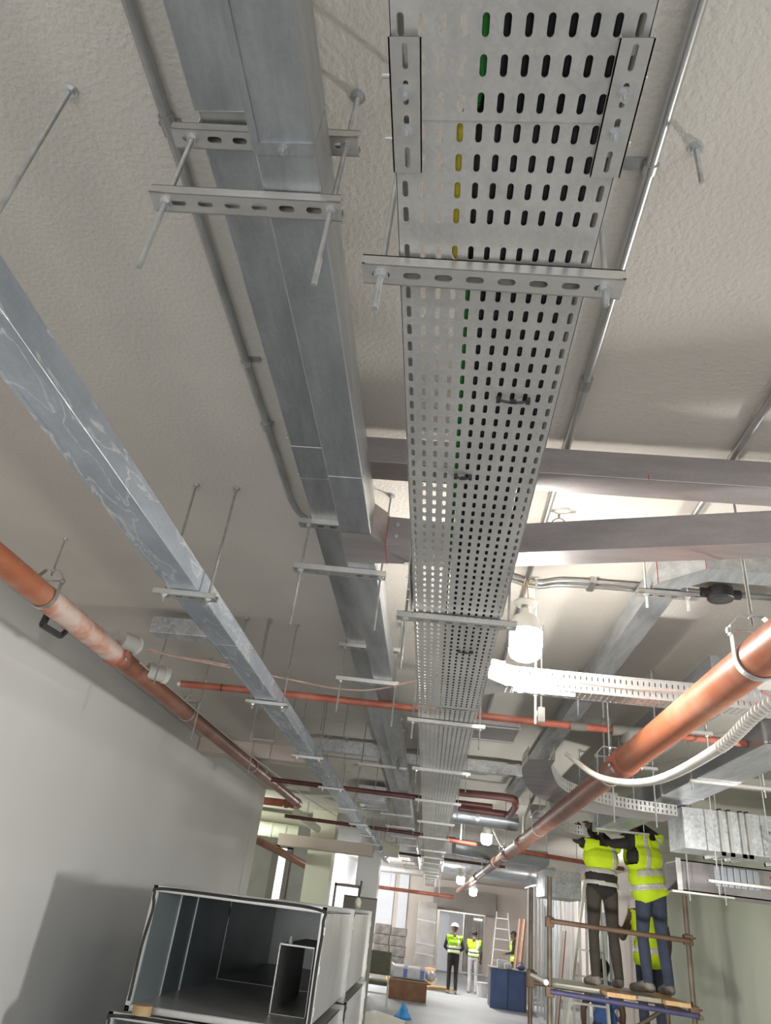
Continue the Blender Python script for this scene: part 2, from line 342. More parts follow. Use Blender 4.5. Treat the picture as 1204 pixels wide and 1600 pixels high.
# ------------------------------------------------------------------ the setting
struct('floor', 'floor', (-8, 6, -2.0, 38, -0.12, 0))
struct('ceiling', 'ceiling', (-8, 6, -2.0, 38, CEIL, CEIL + 0.12))
struct('wall_left', 'wall', (-2.80, -2.65, -2, 11.05, 0, CEIL), (-2.80, -2.675, 11.05, 11.08, 0, CEIL))
struct('trim_1', 'wall', (-2.80, -2.648, 11.08, 11.57, 0, CEIL))
struct('wall_right', 'wallgreen', (3.60, 3.75, -2, 13.0, 0, CEIL))
struct('wall_side_room', 'plastgrey', (-8, -2.36, 16.5, 16.65, 0, CEIL), (-8, -7.85, -2, 16.5, 0, CEIL))
struct('wall_end', 'wallbeige', (-8, 0.45, 34, 34.2, 0, CEIL), (2.45, 6, 34, 34.2, 0, CEIL), (0.45, 2.45, 34, 34.2, 2.15, CEIL), (-8, 6, 37.8, 38, 0, CEIL))
struct('wall_end_panel', 'wallwhite', (-2.75, -1.45, 33.9, 34.0, 0, CEIL), (-1.25, -0.85, 33.9, 34.0, 0, CEIL))
struct('wall_hall_left', 'wallwhite', (-2.9, -2.75, 20.6, 34, 0, CEIL))
struct('wall_hall_right', 'wallbeige', (4.6, 4.75, 13, 34, 0, CEIL), (3.75, 4.75, 12.9, 13, 0, CEIL))
struct('trim_2', 'taupe', (0.25, 2.85, 33.5, 33.95, 2.15, 2.95))
struct('door_1', 'wallwhite', (0.55, 1.55, 34.05, 34.12, 0.0, 2.1))
struct('column_1', 'column', (-2.17, -1.73, 13.6, 14.05, 0, CEIL))
struct('column_2', 'wall', (-1.86, -1.29, 20.0, 20.6, 0, CEIL))
struct('beam_1', 'beam', (-2.64, -1.0, 13.15, 13.55, 2.62, 2.80))
struct('beam_2', 'beam', (-2.64, -1.42, 7.86, 8.16, 3.135, CEIL))
w = struct('window_1', 'window', (-3.22, -3.06, 16.42, 16.46, 1.1, 2.75)); 
part('window_frame', 'taupe', w, lambda b: (b.box(-3.36, -3.22, 16.40, 16.5, 1.05, 2.8), b.box(-3.06, -2.96, 16.40, 16.5, 1.05, 2.8), b.box(-3.36, -2.96, 16.40, 16.5, 2.75, 2.83)))
w = struct('window_2', 'window', (-2.30, -1.75, 19.9, 19.94, 1.3, 2.25))
part('window_frame', 'taupe', w, lambda b: (b.box(-2.36, -2.30, 19.86, 19.98, 1.2, 2.3), b.box(-1.75, -1.69, 19.86, 19.98, 1.2, 2.3), b.box(-2.36, -1.69, 19.86, 19.98, 2.25, 2.32), b.box(-2.30, -1.75, 19.86, 19.90, 1.68, 1.72)))

# ------------------------------------------------------------------ main cable tray
TX0, TX1, TZ, TH = -0.12, 0.18, 2.75, 0.08
tray = thing('cable_tray', (0.03, 15, TZ), 'long perforated galvanised cable tray running down the middle of the ceiling', 'cable tray')
PITCH = 0.0425; CW = 0.0255
def tray_section(y0, y1, z, rows=None, fine=True, holes=True):
    b = MB()
    X0 = TX0 - 0.003
    nrow = int((y1 - y0) / PITCH); m0 = (y1 - y0 - nrow * PITCH) / 2
    cx0 = TX0 - 0.003; edge = (TX1 - TX0 - 12 * 0.0252) / 2
    if holes:
        if rows is None: rows = [y0 + m0 + (r + 0.5) * PITCH for r in range(nrow)]
        last = y0
        for yc in rows:
            ya = yc - PITCH / 2
            if ya - last > 0.0004: b.box(TX0, TX1, last, ya, z, z + 0.0015)
            last = ya + PITCH
            for c in range(12):
                xa = TX0 + 0.0 + c * 0.025
                b.slotcell((0, 0, z), (1, 0, 0), (0, 1, 0), (0, 0, 1), xa, xa + 0.025, ya, ya + PITCH, 0.0043, 0.0135, 0.0015, fine)
        if y1 - last > 0.0004: b.box(TX0, TX1, last, y1, z, z + 0.0015)
    else:
        b.box(TX0, TX1, y0, y1, z, z + 0.0015)
    for x, s in ((TX0, 1), (TX1, -1)):
        b.box(x - 0.001, x + 0.001, y0, y1, z, z + TH)
        b.box(min(x, x + s * 0.012), max(x, x + s * 0.012), y0, y1, z + TH - 0.0015, z + TH)
    return b.build('tray_section', 'tray', tray)
tray_section(-0.65, 0.536, TZ, [0.513 - 0.0450 * k for k in range(25, -1, -1)])
tray_section(0.530, 3.50, TZ + 0.002, [0.554, 0.5965, 0.639, 0.6815] + [0.7475 + 0.0427 * k for k in range(64)])
tray_section(3.51, 6.50, TZ)
tray_section(6.51, 9.50, TZ + 0.002, fine=False)
tray_section(9.51, 12.5, TZ, fine=False)
for k in range(5): tray_section(12.51 + 3.0 * k, 15.5 + 3.0 * k, TZ + 0.002 * (k % 2 == 0), holes=False)
def bolt(b, c, d, r=0.006, L=0.014, n=6):
    c = Vector(c); d = Vector(d).normalized()
    b.tube([c, c + d * L * 0.5], r * 1.7, n); b.tube([c + d * L * 0.5, c + d * L * 1.6], r * 0.75, 8)
def washer(b, c, d, r=0.011):
    c = Vector(c); d = Vector(d).normalized(); b.tube([c, c + d * 0.002], r, 14)
for x0, x1 in ((-0.122, -0.082), (0.146, 0.186)):
    b = MB(); ya, yb = 0.432, 0.606; n = 4; st = (yb - ya) / n
    for i in range(n):
        b.slotcell((0, 0, 2.742), (1, 0, 0), (0, 1, 0), (0, 0, 1), x0, x1, ya + i * st, ya + (i + 1) * st, 0.0035, 0.0155, 0.002)
    b.box(x0, x0 + 0.002, ya, yb, 2.742, 2.7495); b.box(x1 - 0.002, x1, ya, yb, 2.742, 2.7495)
    cp = b.build('coupler_plate', 'strut', tray)
    xm = (x0 + x1) / 2
    for y in (0.495, 0.545):
        b = MB(); washer(b, (xm, y, 2.742), (0, 0, -1), 0.0095); bolt(b, (xm, y, 2.740), (0, 0, -1), 0.0042, 0.009); b.build('bolt', 'nut', cp, True)
    sx = -1 if x0 < 0 else 1
    for y in (0.50, 0.585):
        b = MB(); xo = TX0 - 0.001 if sx < 0 else TX1 + 0.001
        washer(b, (xo, y, 2.785), (sx, 0, 0), 0.009); bolt(b, (xo + sx * 0.002, y, 2.785), (sx, 0, 0), 0.0042, 0.009); b.build('side_bolt', 'nut', tray, True)
# a side fishplate with bolts, farther along, left edge of the tray
def fish(b): b.box(TX0 - 0.012, TX0 - 0.008, 1.92, 2.28, 2.742, 2.84)
fp = part('side_coupler_plate', 'strut', tray, fish)
for y in (1.96, 2.06, 2.16, 2.25):
    b = MB(); washer(b, (TX0 - 0.012, y, 2.79), (-1, 0, 0), 0.009); bolt(b, (TX0 - 0.014, y, 2.79), (-1, 0, 0), 0.0042, 0.009); b.build('bolt', 'nut', fp, True)
# cables lying in the tray
def cable(x, r, mat, label, zig=0.001, y0=-0.7, y1=27, cat='cable', grp=None):
    pts = []; y = y0
    while y < y1:
        pts.append((x + random.uniform(-zig, zig), y, TZ + 0.006 + r)); y += 0.45 if y < 6 else 1.5
    b = MB(); b.tube(smoothpath(pts, 3), r, 8); tag(b.build('power_cable' if mat == 'cable' else 'earth_cable', mat, None, True), label, cat, grp)
b = MB(); ep = smoothpath([(-0.011, -0.7, TZ + .016), (-0.011, 0.35, TZ + .016), (-0.012, 0.50, TZ + .016), (-0.030, 0.56, TZ + .016), (-0.031, 0.66, TZ + .016), (-0.030, 0.75, TZ + .016), (-0.014, 0.80, TZ + .016)] + [(-0.014 + 0.003 * math.sin(1.7 * k), 0.95 + 0.4 * k, TZ + .016) for k in range(14)] + [(-0.014, 8, TZ + .016), (-0.014, 27, TZ + .016)], 5)
for i in range(len(ep) - 1):
    b.cur = 1 if (0.53 < ep[i].y < 0.78 or (ep[i].y > 1.95 and i % 4 < 2)) else 0
    b.tube([ep[i], ep[i + 1]], 0.009, 8, caps=False)
tag(b.build('earth_cable', ['green', 'yellow'], None, True), 'green and yellow earth cable beside the black cables in the central tray', 'cable')
for i, x in enumerate((0.014, 0.040, 0.066, 0.092, 0.118)):
    cable(x, 0.0118, 'cable', ['black power cable next to the green cable in the central tray', 'second black power cable from the green one in the central tray',
          'middle one of five black power cables in the central tray', 'second black power cable from the right of the central tray', 'rightmost black power cable in the central tray'][i], grp='black cables in the central tray')
b = MB(); b.tube(smoothpath([(-0.006, 0.50, TZ + .03), (-0.004, 0.58, TZ + .017), (-0.004, 0.72, TZ + .017), (-0.004, 0.80, TZ + .03)], 5), 0.009, 8)
tag(b.build('power_cable', 'cable', None, True), 'short black lead laid beside the yellow stretch of the earth cable', 'cable')
cable(0.146, 0.006, 'cable', 'thin black cable along the right edge of the central tray', 0.002)
# cable ties threaded through the slots
for (x0, x1, y, lab) in ((0.066, 0.124, 1.093, 'wide black cable tie looped under the tray, nearest to the camera'), (-0.008, 0.026, 1.382, 'short black cable tie under the tray beside the green cable'),
                         (0.05, 0.10, 2.62, 'black cable tie under the tray just past the lit bulb')):
    b = MB(); b.tube(smoothpath([(x0, y, TZ + 0.004), (x0 + 0.004, y, TZ - 0.004), ((x0 + x1) / 2, y + 0.003, TZ - 0.006), (x1 - 0.004, y, TZ - 0.004), (x1, y, TZ + 0.004)], 4), 0.0028, 6)
    b.box((x0 + x1) / 2 - 0.006, (x0 + x1) / 2 + 0.006, y - 0.004, y + 0.004, TZ - 0.009, TZ - 0.003)
    for q in (x0, x1): b.box(q - 0.004, q + 0.004, y - 0.006, y + 0.006, TZ - 0.007, TZ + 0.002)
    tag(b.build('cable_tie', 'black', None, True), lab, 'cable tie', 'black cable ties under the tray')

# ------------------------------------------------------------------ trapeze hangers
CACHE = {}
def strut_mesh(L, slots, mat='strut'):
    k = (round(L, 3), slots, mat)
    if k in CACHE: return CACHE[k]
    b = MB(); w = 0.0205; h = 0.021
    if slots:
        n = int(L / 0.05); m0 = (L - n * 0.05) / 2
        for i in range(n):
            b.slotcell((-L / 2, 0, 0), (0, 1, 0), (1, 0, 0), (0, 0, 1), -w, w, m0 + i * 0.05, m0 + (i + 1) * 0.05, 0.0065, 0.0145, 0.0025)
        if m0 > 1e-4: b.box(-L / 2, -L / 2 + m0, -w, w, 0, 0.0025); b.box(L / 2 - m0, L / 2, -w, w, 0, 0.0025)
    else: b.box(-L / 2, L / 2, -w, w, 0, 0.0025)
    for s in (-1, 1):
        b.box(-L / 2, L / 2, min(s * w, s * (w - 0.0025)), max(s * w, s * (w - 0.0025)), 0, h)
        b.box(-L / 2, L / 2, min(s * w, s * (w - 0.0095)), max(s * w, s * (w - 0.0095)), h - 0.0025, h)
    CACHE[k] = b.mesh('strut_channel', mat); return CACHE[k]
def rod_mesh(L, near, mat):
    k = ('rod', round(L, 3), near, mat)
    if k not in CACHE:
        b = MB(); b.tube([(0, 0, -L), (0, 0, -L + 0.002), (0, 0, -0.001), (0, 0, 0)], [0.0038, 0.005, 0.005, 0.005], 10 if near else 6); CACHE[k] = b.mesh('threaded_rod', mat, smooth=True)
    return CACHE[k]
def nut_mesh(near):
    k = ('nut', near)
    if k not in CACHE:
        b = MB(); b.tube([(0, 0, -0.0085), (0, 0, -0.002)], 0.0095, 6)
        b.tube([(0, 0, -0.002), (0, 0, 0)], 0.012, 14 if near else 6); CACHE[k] = b.mesh('nut', 'nut')
    return CACHE[k]
def anchor_mesh():
    k = 'anchor'
    if k not in CACHE:
        b = MB(); b.tube([(0, 0, -0.012), (0, 0, -0.003)], 0.0105, 6); b.tube([(0, 0, -0.003), (0, 0, 0)], 0.016, 12); CACHE[k] = b.mesh('ceiling_nut', 'nut')
    return CACHE[k]
def inst(name, me, parent, loc):
    o = bpy.data.objects.new(name, me); COL.objects.link(o); o.parent = parent; o.location = Vector(loc) - ORG[parent.name]; ORG[o.name] = Vector(loc); return o
def add_rod(t, x, y, tip, nuts, near, mat='rod', top=CEIL, anchor=True):
    r = inst('threaded_rod', rod_mesh(top - tip, near, mat), t, (x, y, top))
    for z in nuts: inst('nut', nut_mesh(near), r, (x, y, z))
    if anchor: inst('ceiling_nut', anchor_mesh(), r, (x, y, top))
    return r
def hanger(x0, x1, y, tiers, rods, tip, label, group, rot=0.0, mat='rod', extra=()):
    near = y < 3.2
    t = thing('trapeze_hanger', ((x0 + x1) / 2, y, CEIL), label, 'hanger', group)
    for z in tiers:
        a, c = (x0, x1) if not isinstance(z, tuple) else (z[1], z[2]); zz = z if not isinstance(z, tuple) else z[0]
        o = inst('strut_channel', strut_mesh(c - a, y < 7), t, ((a + c) / 2, y, zz)); o.rotation_euler.z = rot
    for i, x in enumerate(rods):
        tp = tip[i] if isinstance(tip, (tuple, list)) else tip
        zs = [z[0] if isinstance(z, tuple) else z for z in tiers]
        rr = add_rod(t, x, y + (x - (x0 + x1) / 2) * math.tan(rot), tp, zs, near, mat)
    return t
G = 'trapeze hangers of the central tray'
ys = [0.78, 2.275, 3.76, 5.18, 6.72, 8.36, 10.1, 12.2, 13.7, 15.2, 16.7, 18.2, 19.7, 21.2, 22.7, 24.2]
for i, y in enumerate(ys):
    hanger(-0.178, 0.232, y, [TZ - 0.0225], (-0.148, 0.205), (2.652, 2.69) if i == 0 else ((2.55, 2.66) if i == 1 else (2.64, 2.62)),
           'slotted trapeze hanger under the central cable tray, %s from the camera' % ORDN[i], G, rot=0.03 if i == 0 else 0.02)
G = 'trapeze hangers of the twin trunking'
ys = [0.80, 2.365, 3.79, 6.35, 8.15, 9.75, 11.2, 12.7, 14.2, 15.7, 17.2, 18.7, 20.2, 21.7]
for i, y in enumerate(ys):
    if i < 3: tiers = [2.917, (3.110, -0.605, -0.238)]; x0, x1 = -0.592, -0.243; rods = (-0.566, -0.262)
    else: tiers = [2.917]; x0, x1 = -0.69, -0.262; rods = (-0.66, -0.285)
    hanger(x0, x1, y, tiers, rods, [(2.745, 2.73), (2.70, 2.71), (2.74, 2.70)][i] if i < 3 else 2.86,
           ('two-tier trapeze hanger around the twin steel trunking, %s from the camera' if i < 3 else 'single-bar trapeze hanger under the twin steel trunking, %s from the camera') % ORDN[i], G, rot=0.03 if i < 3 else 0.02)
G = 'trapeze hangers of the stained trunking on the left'
ys = [2.40, 3.96, 5.53, 7.05, 8.55, 10.1, 11.6, 13.1, 14.6, 16.1]
for i, y in enumerate(ys):
    hanger(-1.115, -0.872, y, [2.7835], (-1.075, -0.905), 2.755, 'short trapeze hanger under the stained trunking on the left, %s from the camera' % ORDN[i], G, rot=0.03)
G = 'trapeze hangers of the wide duct on the right'
for i, y in enumerate((5.18, 6.70, 8.22)):
    hanger(1.72, 2.27, y, [2.847], (1.74, 2.22), 2.80, 'trapeze hanger below the wide duct at right above the workers, %s from the camera' % ORDN[i], G, rot=0.02, mat='rodwhite')
G = 'trapeze hangers of the narrow duct on the right'
for i, y in enumerate((4.2, 5.3, 6.5)):
    hanger(1.20, 1.55, y, [2.926], (1.235, 1.52), 2.80 if i != 1 else 2.55, 'thin trapeze hanger below the narrow duct right of the orange pipe, %s from the camera' % ORDN[i], G, rot=0.02, mat='rodwhite')
hanger(0.775, 1.02, 2.74, [3.108], (0.81, 0.975), 3.05, 'short trapeze hanger under the elbow duct beside the junction box', 'trapeze hangers of the elbow duct', mat='rodwhite')
hanger(0.79, 1.0, 4.32, [3.108], (0.82, 0.97), 3.0, 'small bright trapeze hanger seen below the branch tray', 'trapeze hangers of the elbow duct', mat='rodwhite')
hanger(2.12, 2.75, 6.17, [2.32], (2.2, 2.62), 2.24, 'low trapeze hanger tied with red cord below the damper duct', 'low hangers at the right wall', mat='rodwhite')
hanger(2.10, 2.62, 7.02, [2.272], (2.25, 2.55), 2.22, 'low trapeze hanger carrying the dark duct beside the scaffold', 'low hangers at the right wall', mat='rodwhite')
hanger(0.30, 0.56, 3.02, [2.725], (0.395,), 2.60, 'single-rod bracket carrying the branch tray below the bulb', 'brackets of the branch tray', mat='rodwhite')
hanger(-1.62, -1.42, 6.2, [3.0], (-1.60, -1.44), 2.72, 'trapeze hanger with long bare rods between stained trunking and brown pipe', None)

# bare rods hanging from the ceiling
for k, (x, y, tip, lab) in enumerate(((-0.88, 0.80, 2.86, 'long bare threaded rod at upper left with nothing on it'), (0.434, 0.90, 3.165, 'short bare threaded rod stub on the ceiling at upper right'),
        (-1.07, 3.90, 2.98, 'bare rod right of the stained trunking, farther one of a pair'), (-1.21, 3.92, 3.02, 'bare rod close beside the stained trunking, nearer one of a pair'),
        (-1.68, 4.82, 2.70, 'bare threaded rod left of the stained trunking, its tip against the brown pipe'), (-1.36, 5.15, 2.80, 'bare threaded rod left of the stained trunking below the orange cross pipe'),
        (-0.92, 5.5, 3.0, 'bare rod above the orange cross pipe between the trunkings'), (-0.75, 5.6, 2.86, 'long bare rod above the orange cross pipe beside the twin trunking'), (-1.16, 5.5, 3.02, 'short bare rod above the orange cross pipe near the stained trunking'),
        (1.05, 4.7, 2.68, 'bare rod above the coupling of the big orange pipe'), (-1.72, 4.05, 2.86, 'bare bright rod next to the grey drain fitting'))):
    t = thing('hanging_rod', (x, y, CEIL), lab, 'threaded rod', 'bare threaded rods'); add_rod(t, x, y, tip, (), y < 3.2)

# ------------------------------------------------------------------ trunking and ducts
def duct(root, name, mat, x0, x1, y0, y1, z0, z1, bevel=0.003):
    b = MB(); b.bbox(x0, x1, y0, y1, z0, z1, bevel); return b.build(name, mat, root)
# upper of the twin trunking
t1 = thing('steel_trunking', (-0.48, 10, 3.131), 'upper galvanised trunking of the twin pair, close under the ceiling', 'trunking')
D1X0, D1X1, D1Z0, D1Z1 = -0.556, -0.400, 3.131, 3.235
for a, c in ((-0.6, 0.755), (0.79, 1.855), (2.05, 2.42), (2.424, 5.4), (5.404, 8.4), (8.404, 11.4), (11.404, 14.4), (14.404, 17.4), (17.404, 22)):
    duct(t1, 'trunking_length', 'trunk', D1X0, D1X1, a, c, D1Z0, D1Z1)
duct(t1, 'joint_sleeve', 'conduitdark', D1X0 + 0.006, D1X1 - 0.006, 0.74, 0.80, D1Z0 + 0.006, D1Z1 - 0.006)
duct(t1, 'tee_piece', 'trunk', D1X0 - 0.001, D1X1 + 0.06, 1.857, 2.048, D1Z0 - 0.001, D1Z1)
for y in (1.84, 2.06):
    b = MB(); b.tube([(D1X0, y, 3.17), (D1X0 - 0.01, y, 3.17), (D1X0 - 0.014, y, 3.155), (D1X0 - 0.006, y, 3.148)], 0.003, 6); b.build('lid_clip', 'nut', t1)
def bolts_on(root, pts, d, r=0.006):
    for p in pts:
        b = MB(); washer(b, p, d, r * 1.9); bolt(b, Vector(p) + Vector(d) * 0.002, d, r, r * 1.6); b.build('bolt', 'nut', root, True)
# lower of the twin trunking
t2 = thing('steel_trunking', (-0.33, 10, 2.939), 'lower galvanised trunking of the twin pair, with the tee towards the tray', 'trunking')
D2X0, D2X1, D2Z0, D2Z1 = -0.386, -0.281, 2.939, 3.062
for a, c in ((-0.6, 0.70), (0.704, 1.72), (1.723, 2.07), (2.295, 5.2), (5.204, 8.2), (8.204, 11.2), (11.204, 14.2), (14.204, 17.2), (17.204, 22)):
    duct(t2, 'trunking_length', 'trunk', D2X0, D2X1, a, c, D2Z0, D2Z1)
b = MB(); b.prism([(D2X0, 2.072), (D2X1, 2.072), (-0.235, 2.135), (-0.235, 2.285), (D2X1, 2.293), (D2X0, 2.293)], 'z', D2Z0 - 0.001, D2Z1); b.build('tee_piece', 'trunkcross', t2)
b = MB(); b.box(D2X0 - 0.002, D2X1 + 0.002, 0.69, 0.712, D2Z0 - 0.003, D2Z0); b.build('joint_strip', 'trunk', t2)
bolts_on(t2, [(-0.333, 0.70, D2Z0 - 0.003)], (0, 0, -1), 0.005)
b = MB(); b.box(D2X0 - 0.0015, D2X0 + 0.012, -0.6, 0.70, D2Z0 - 0.0025, D2Z0 + 0.05); b.build('lid_lip', 'trunk', t2)
bolts_on(t2, [(D2X1 + 0.0, y, 3.03) for y in (5.0, 5.35)] , (1, 0, 0), 0.006)
b = MB(); b.box(-0.345, -0.33, 5.9, 6.3, D2Z0 - 0.03, D2Z0); b.build('hanging_lid_strip', 'trunkcross', t2)
# cross trunking at the upper level
tA = thing('cross_trunking', (1.0, 1.97, 3.131), 'galvanised cross trunking, nearer and higher one of the two crossing pieces', 'trunking')
duct(tA, 'trunking_length', 'trunkcross', -0.339, 1.9, 1.916, 2.026, 3.131, 3.232)
b = MB(); b.box(0.60, 0.603, 1.9145, 1.9155, 3.131, 3.15); b.build('red_mark', 'redrope', tA)
# skewed cross trunking at the lower level
tB = thing('cross_trunking', (0.5, 2.1, 2.939), 'galvanised cross trunking leaving the tee and running askew to the right', 'trunking')
b = MB(); b.prism([(-0.234, 2.135), (0.02, 2.150), (0.10, 2.150), (1.35, 1.815), (1.385, 1.915), (0.12, 2.25), (-0.234, 2.285)], 'z', 2.939, 3.05); b.build('trunking_length', 'trunkcross', tB)
b = MB(); b.box(-0.2355, -0.233, 2.134, 2.286, 2.9375, 3.052); b.build('red_joint_mark', 'redrope', tB)
b = MB()
for y in (2.16, ):
    pass
bolts_on(tB, [(-0.20, 2.1355, 2.975), (-0.20, 2.1355, 3.02)], (0, -1, 0), 0.004)
# stained trunking on the left
t3 = thing('steel_trunking', (-1.0, 10, 2.806), 'bluish water-stained trunking hanging alone on the left', 'trunking')
D3X0, D3X1, D3Z0, D3Z1 = -1.055, -0.941, 2.806, 2.894
for a, c in ((-0.6, 3.0), (3.003, 6.0), (6.003, 9.0), (9.003, 12.0), (12.003, 18)):
    duct(t3, 'trunking_length', 'trunkblue', D3X0, D3X1, a, c, D3Z0, D3Z1)
b = MB(); b.box(D3X0 - 0.0015, D3X0 + 0.012, -0.6, 18, D3Z0 - 0.002, D3Z0 + 0.018); b.build('lid_lip', 'trunkblue', t3)
bolts_on(t3, [(D3X1, 3.20, 2.85), (D3X1, 3.23, 2.865), (D3X1, 3.21, 2.87)], (1, 0, 0), 0.005)
# branch left of the stained trunking
tL = thing('trunking_branch', (-1.4, 3.95, 3.131), 'short speckled trunking branch ending left of the stained trunking', 'trunking')
duct(tL, 'trunking_length', 'spangle', -1.775, -1.27, 3.90, 4.01, 3.131, 3.232)
bolts_on(tL, [(-1.72, 3.899, 3.20), (-1.72, 3.899, 3.16), (-1.65, 3.899, 3.20), (-1.66, 3.899, 3.17)], (0, -1, 0), 0.005)
tM = thing('trunking_branch', (-0.9, 7.07, 3.131), 'pale speckled trunking branch left of the twin trunking', 'trunking'); duct(tM, 'trunking_length', 'spangle', -1.17, -0.558, 7.02, 7.13, 3.131, 3.232)
tN = thing('trunking_branch', (0.2, 7.3, 3.131), 'pale speckled trunking branch crossing above the tray with an open right end', 'trunking'); duct(tN, 'trunking_length', 'spangle', -0.398, 0.87, 7.25, 7.36, 3.131, 3.232)
bolts_on(tN, [(0.83, 7.249, 3.2), (0.83, 7.249, 3.16)], (0, -1, 0), 0.006)
# elbow duct on the right
tC = thing('elbow_trunking', (0.9, 3, 3.131), 'galvanised elbow trunking turning right behind the skewed cross trunking', 'trunking')
b = MB(); b.prism([(0.834, 2.665), (0.975, 2.505), (2.3, 2.49), (2.3, 2.60), (1.02, 2.612), (0.942, 2.70), (0.942, 9.0), (0.834, 9.0)], 'z', 3.131, 3.236); b.build('elbow_body', 'trunkpale', tC)
b = MB(); b.box(0.974, 0.9765, 2.5035, 2.506, 3.1295, 3.2375); b.build('red_seam', 'redrope', tC)
b = MB(); b.box(0.836, 0.8385, 2.6585, 2.661, 3.1295, 3.2375); b.build('red_seam', 'redrope', tC)
# wide duct and narrow duct at right
tR = thing('wide_duct', (2.0, 7, 2.869), 'wide flat duct running over the workers at right', 'duct')
for a, c in ((2.7, 5.9), (5.93, 8.6)): duct(tR, 'duct_length', 'trunk', 1.76, 2.05, a, c, 2.869, 3.02)
for y in (4.0, 5.915): duct(tR, 'joint_flange', 'flange', 1.745, 2.065, y - 0.012, y + 0.012, 2.869, 3.035)
tS = thing('narrow_duct', (1.37, 6, 2.948), 'narrow duct between the orange pipe and the wide duct', 'duct')
for a, c in ((3.35, 5.2), (5.22, 9.0)): duct(tS, 'duct_length', 'trunk', 1.27, 1.47, a, c, 2.948, 3.10)
# damper duct across at the right wall
tD = thing('damper_duct', (2.7, 6.45, 2.55), 'speckled rectangular duct with a damper handle beside the right wall', 'duct')
duct(tD, 'duct_body', 'spangle', 2.0, 3.55, 6.25, 6.65, 2.55, 2.86)
for x in (2.29, 2.36, 2.45, 2.50, 2.78):
    b = MB(); xa, xb = x - 0.012, x + 0.012
    b.box(xa, xb, 6.225, 6.675, 2.525, 2.552); b.box(xa, xb, 6.225, 6.675, 2.858, 2.868); b.box(xa, xb, 6.225, 6.252, 2.525, 2.868); b.box(xa, xb, 6.648, 6.675, 2.525, 2.868)
    b.build('flange', 'flange', tD)
dq = part('damper_quadrant', 'flange', tD, lambda b: (b.tube([(2.68 + 0.07 * math.cos(a), 6.236, 2.73 + 0.07 * math.sin(a)) for a in [math.pi * (0.95 + 0.1 * i) for i in range(11)]], 0.008, 6), b.tube([(2.68, 6.25, 2.73), (2.68, 6.20, 2.73)], 0.02, 10)), True)
part('damper_handle', 'aluminium', dq, lambda b: b.bar((2.60, 6.215, 2.76), (2.80, 6.215, 2.715), 0.012, 0.022), False)
part('damper_pivot', 'nut', dq, lambda b: (b.tube([(2.64, 6.25, 2.60), (2.64, 6.235, 2.60)], 0.018, 10), b.tube([(2.64, 6.25, 2.54), (2.64, 6.23, 2.54)], 0.01, 8)))
tE = thing('low_duct', (2.8, 7.3, 2.295), 'dark open-ended duct below the damper duct, foil-wrapped at its right', 'duct')
b = MB(); b.box(2.2, 3.55, 7.05, 7.06, 2.295, 2.54); b.box(2.2, 3.55, 7.5, 7.51, 2.295, 2.54); b.box(2.2, 3.55, 7.05, 7.51, 2.295, 2.305); b.box(2.2, 3.55, 7.05, 7.51, 2.53, 2.54); b.build('duct_shell', 'trunkcross', tE)
b = MB()
for i in range(7): b.bbox(2.48 + 0.055 * i, 2.53 + 0.055 * i, 7.03 - 0.006 * (i % 2), 7.049, 2.36, 2.52, 0.004)
b.build('foil_wrap', 'foil', tE)
b = MB(); b.box(2.16, 2.2, 7.03, 7.045, 2.28, 2.55); b.box(2.16, 2.42, 7.03, 7.049, 2.275, 2.293); b.build('end_flange', 'flange', tE)

# ------------------------------------------------------------------ branch cable tray and chamfered corner
tb = thing('branch_tray', (0.9, 3.06, 2.75), 'perforated branch tray leaving the main tray towards the right', 'cable tray')
def side_plate(b, x0, x1, y, z0, h, n0=2, pitch=0.024):
    n = int((x1 - x0) / pitch)
    for r in range(n0):
        for i in range(n):
            off = 0
            b.slotcell((0, y, 0), (1, 0, 0), (0, 0, 1), (0, 1, 0), x0 + i * pitch, x0 + (i + 1) * pitch, z0 + r * h / n0, z0 + (r + 1) * h / n0, 0.0028, 0.0095, 0.0015, y < 5)
b = MB(); side_plate(b, 0.262, 1.80, 3.01, 2.75, 0.085); b.box(0.262, 1.80, 3.006, 3.0115, 2.833, 2.837); b.build('side_rail', 'tray', tb)
b = MB()
for i in range(64):
    for j in range(4):
        xa = 0.262 + i * 0.024; ya = 3.012 + j * 0.027
        b.slotcell((0, 0, 2.751), (1, 0, 0), (0, 1, 0), (0, 0, 1), xa, xa + 0.024, ya, ya + 0.027, 0.0035, 0.0075, 0.0015)
b.build('tray_bottom', 'tray', tb)
b = MB(); b.box(0.262, 1.80, 3.12, 3.1215, 2.75, 2.835); b.build('side_rail', 'tray', tb)
b = MB(); A = Vector((0.184, 2.93, 0)); Bv = Vector((0.262, 3.01, 0)); U = (Bv - A).normalized(); Lc = (Bv - A).length
for r in range(2):
    for i in range(4): b.slotcell(A, U, (0, 0, 1), (U.y, -U.x, 0), Lc * i / 4, Lc * (i + 1) / 4, 2.75 + r * 0.0425, 2.75 + (r + 1) * 0.0425, 0.0028, 0.0095, 0.0015)
b.prism([(0.184, 2.93), (0.262, 3.01), (0.262, 3.12), (0.184, 3.2)], 'z', 2.750, 2.7515)
b.build('corner_gusset', 'tray', tb)
tag(part('wire_hook', 'pvcwhite', None, lambda b: b.tube(smoothpath([(0.44, 3.0, 2.835), (0.45, 2.995, 2.80), (0.47, 2.995, 2.77), (0.49, 2.995, 2.79), (0.485, 2.995, 2.83)], 4), 0.003, 6), True), 'small pale wire hook hanging on the branch tray side', 'hook')
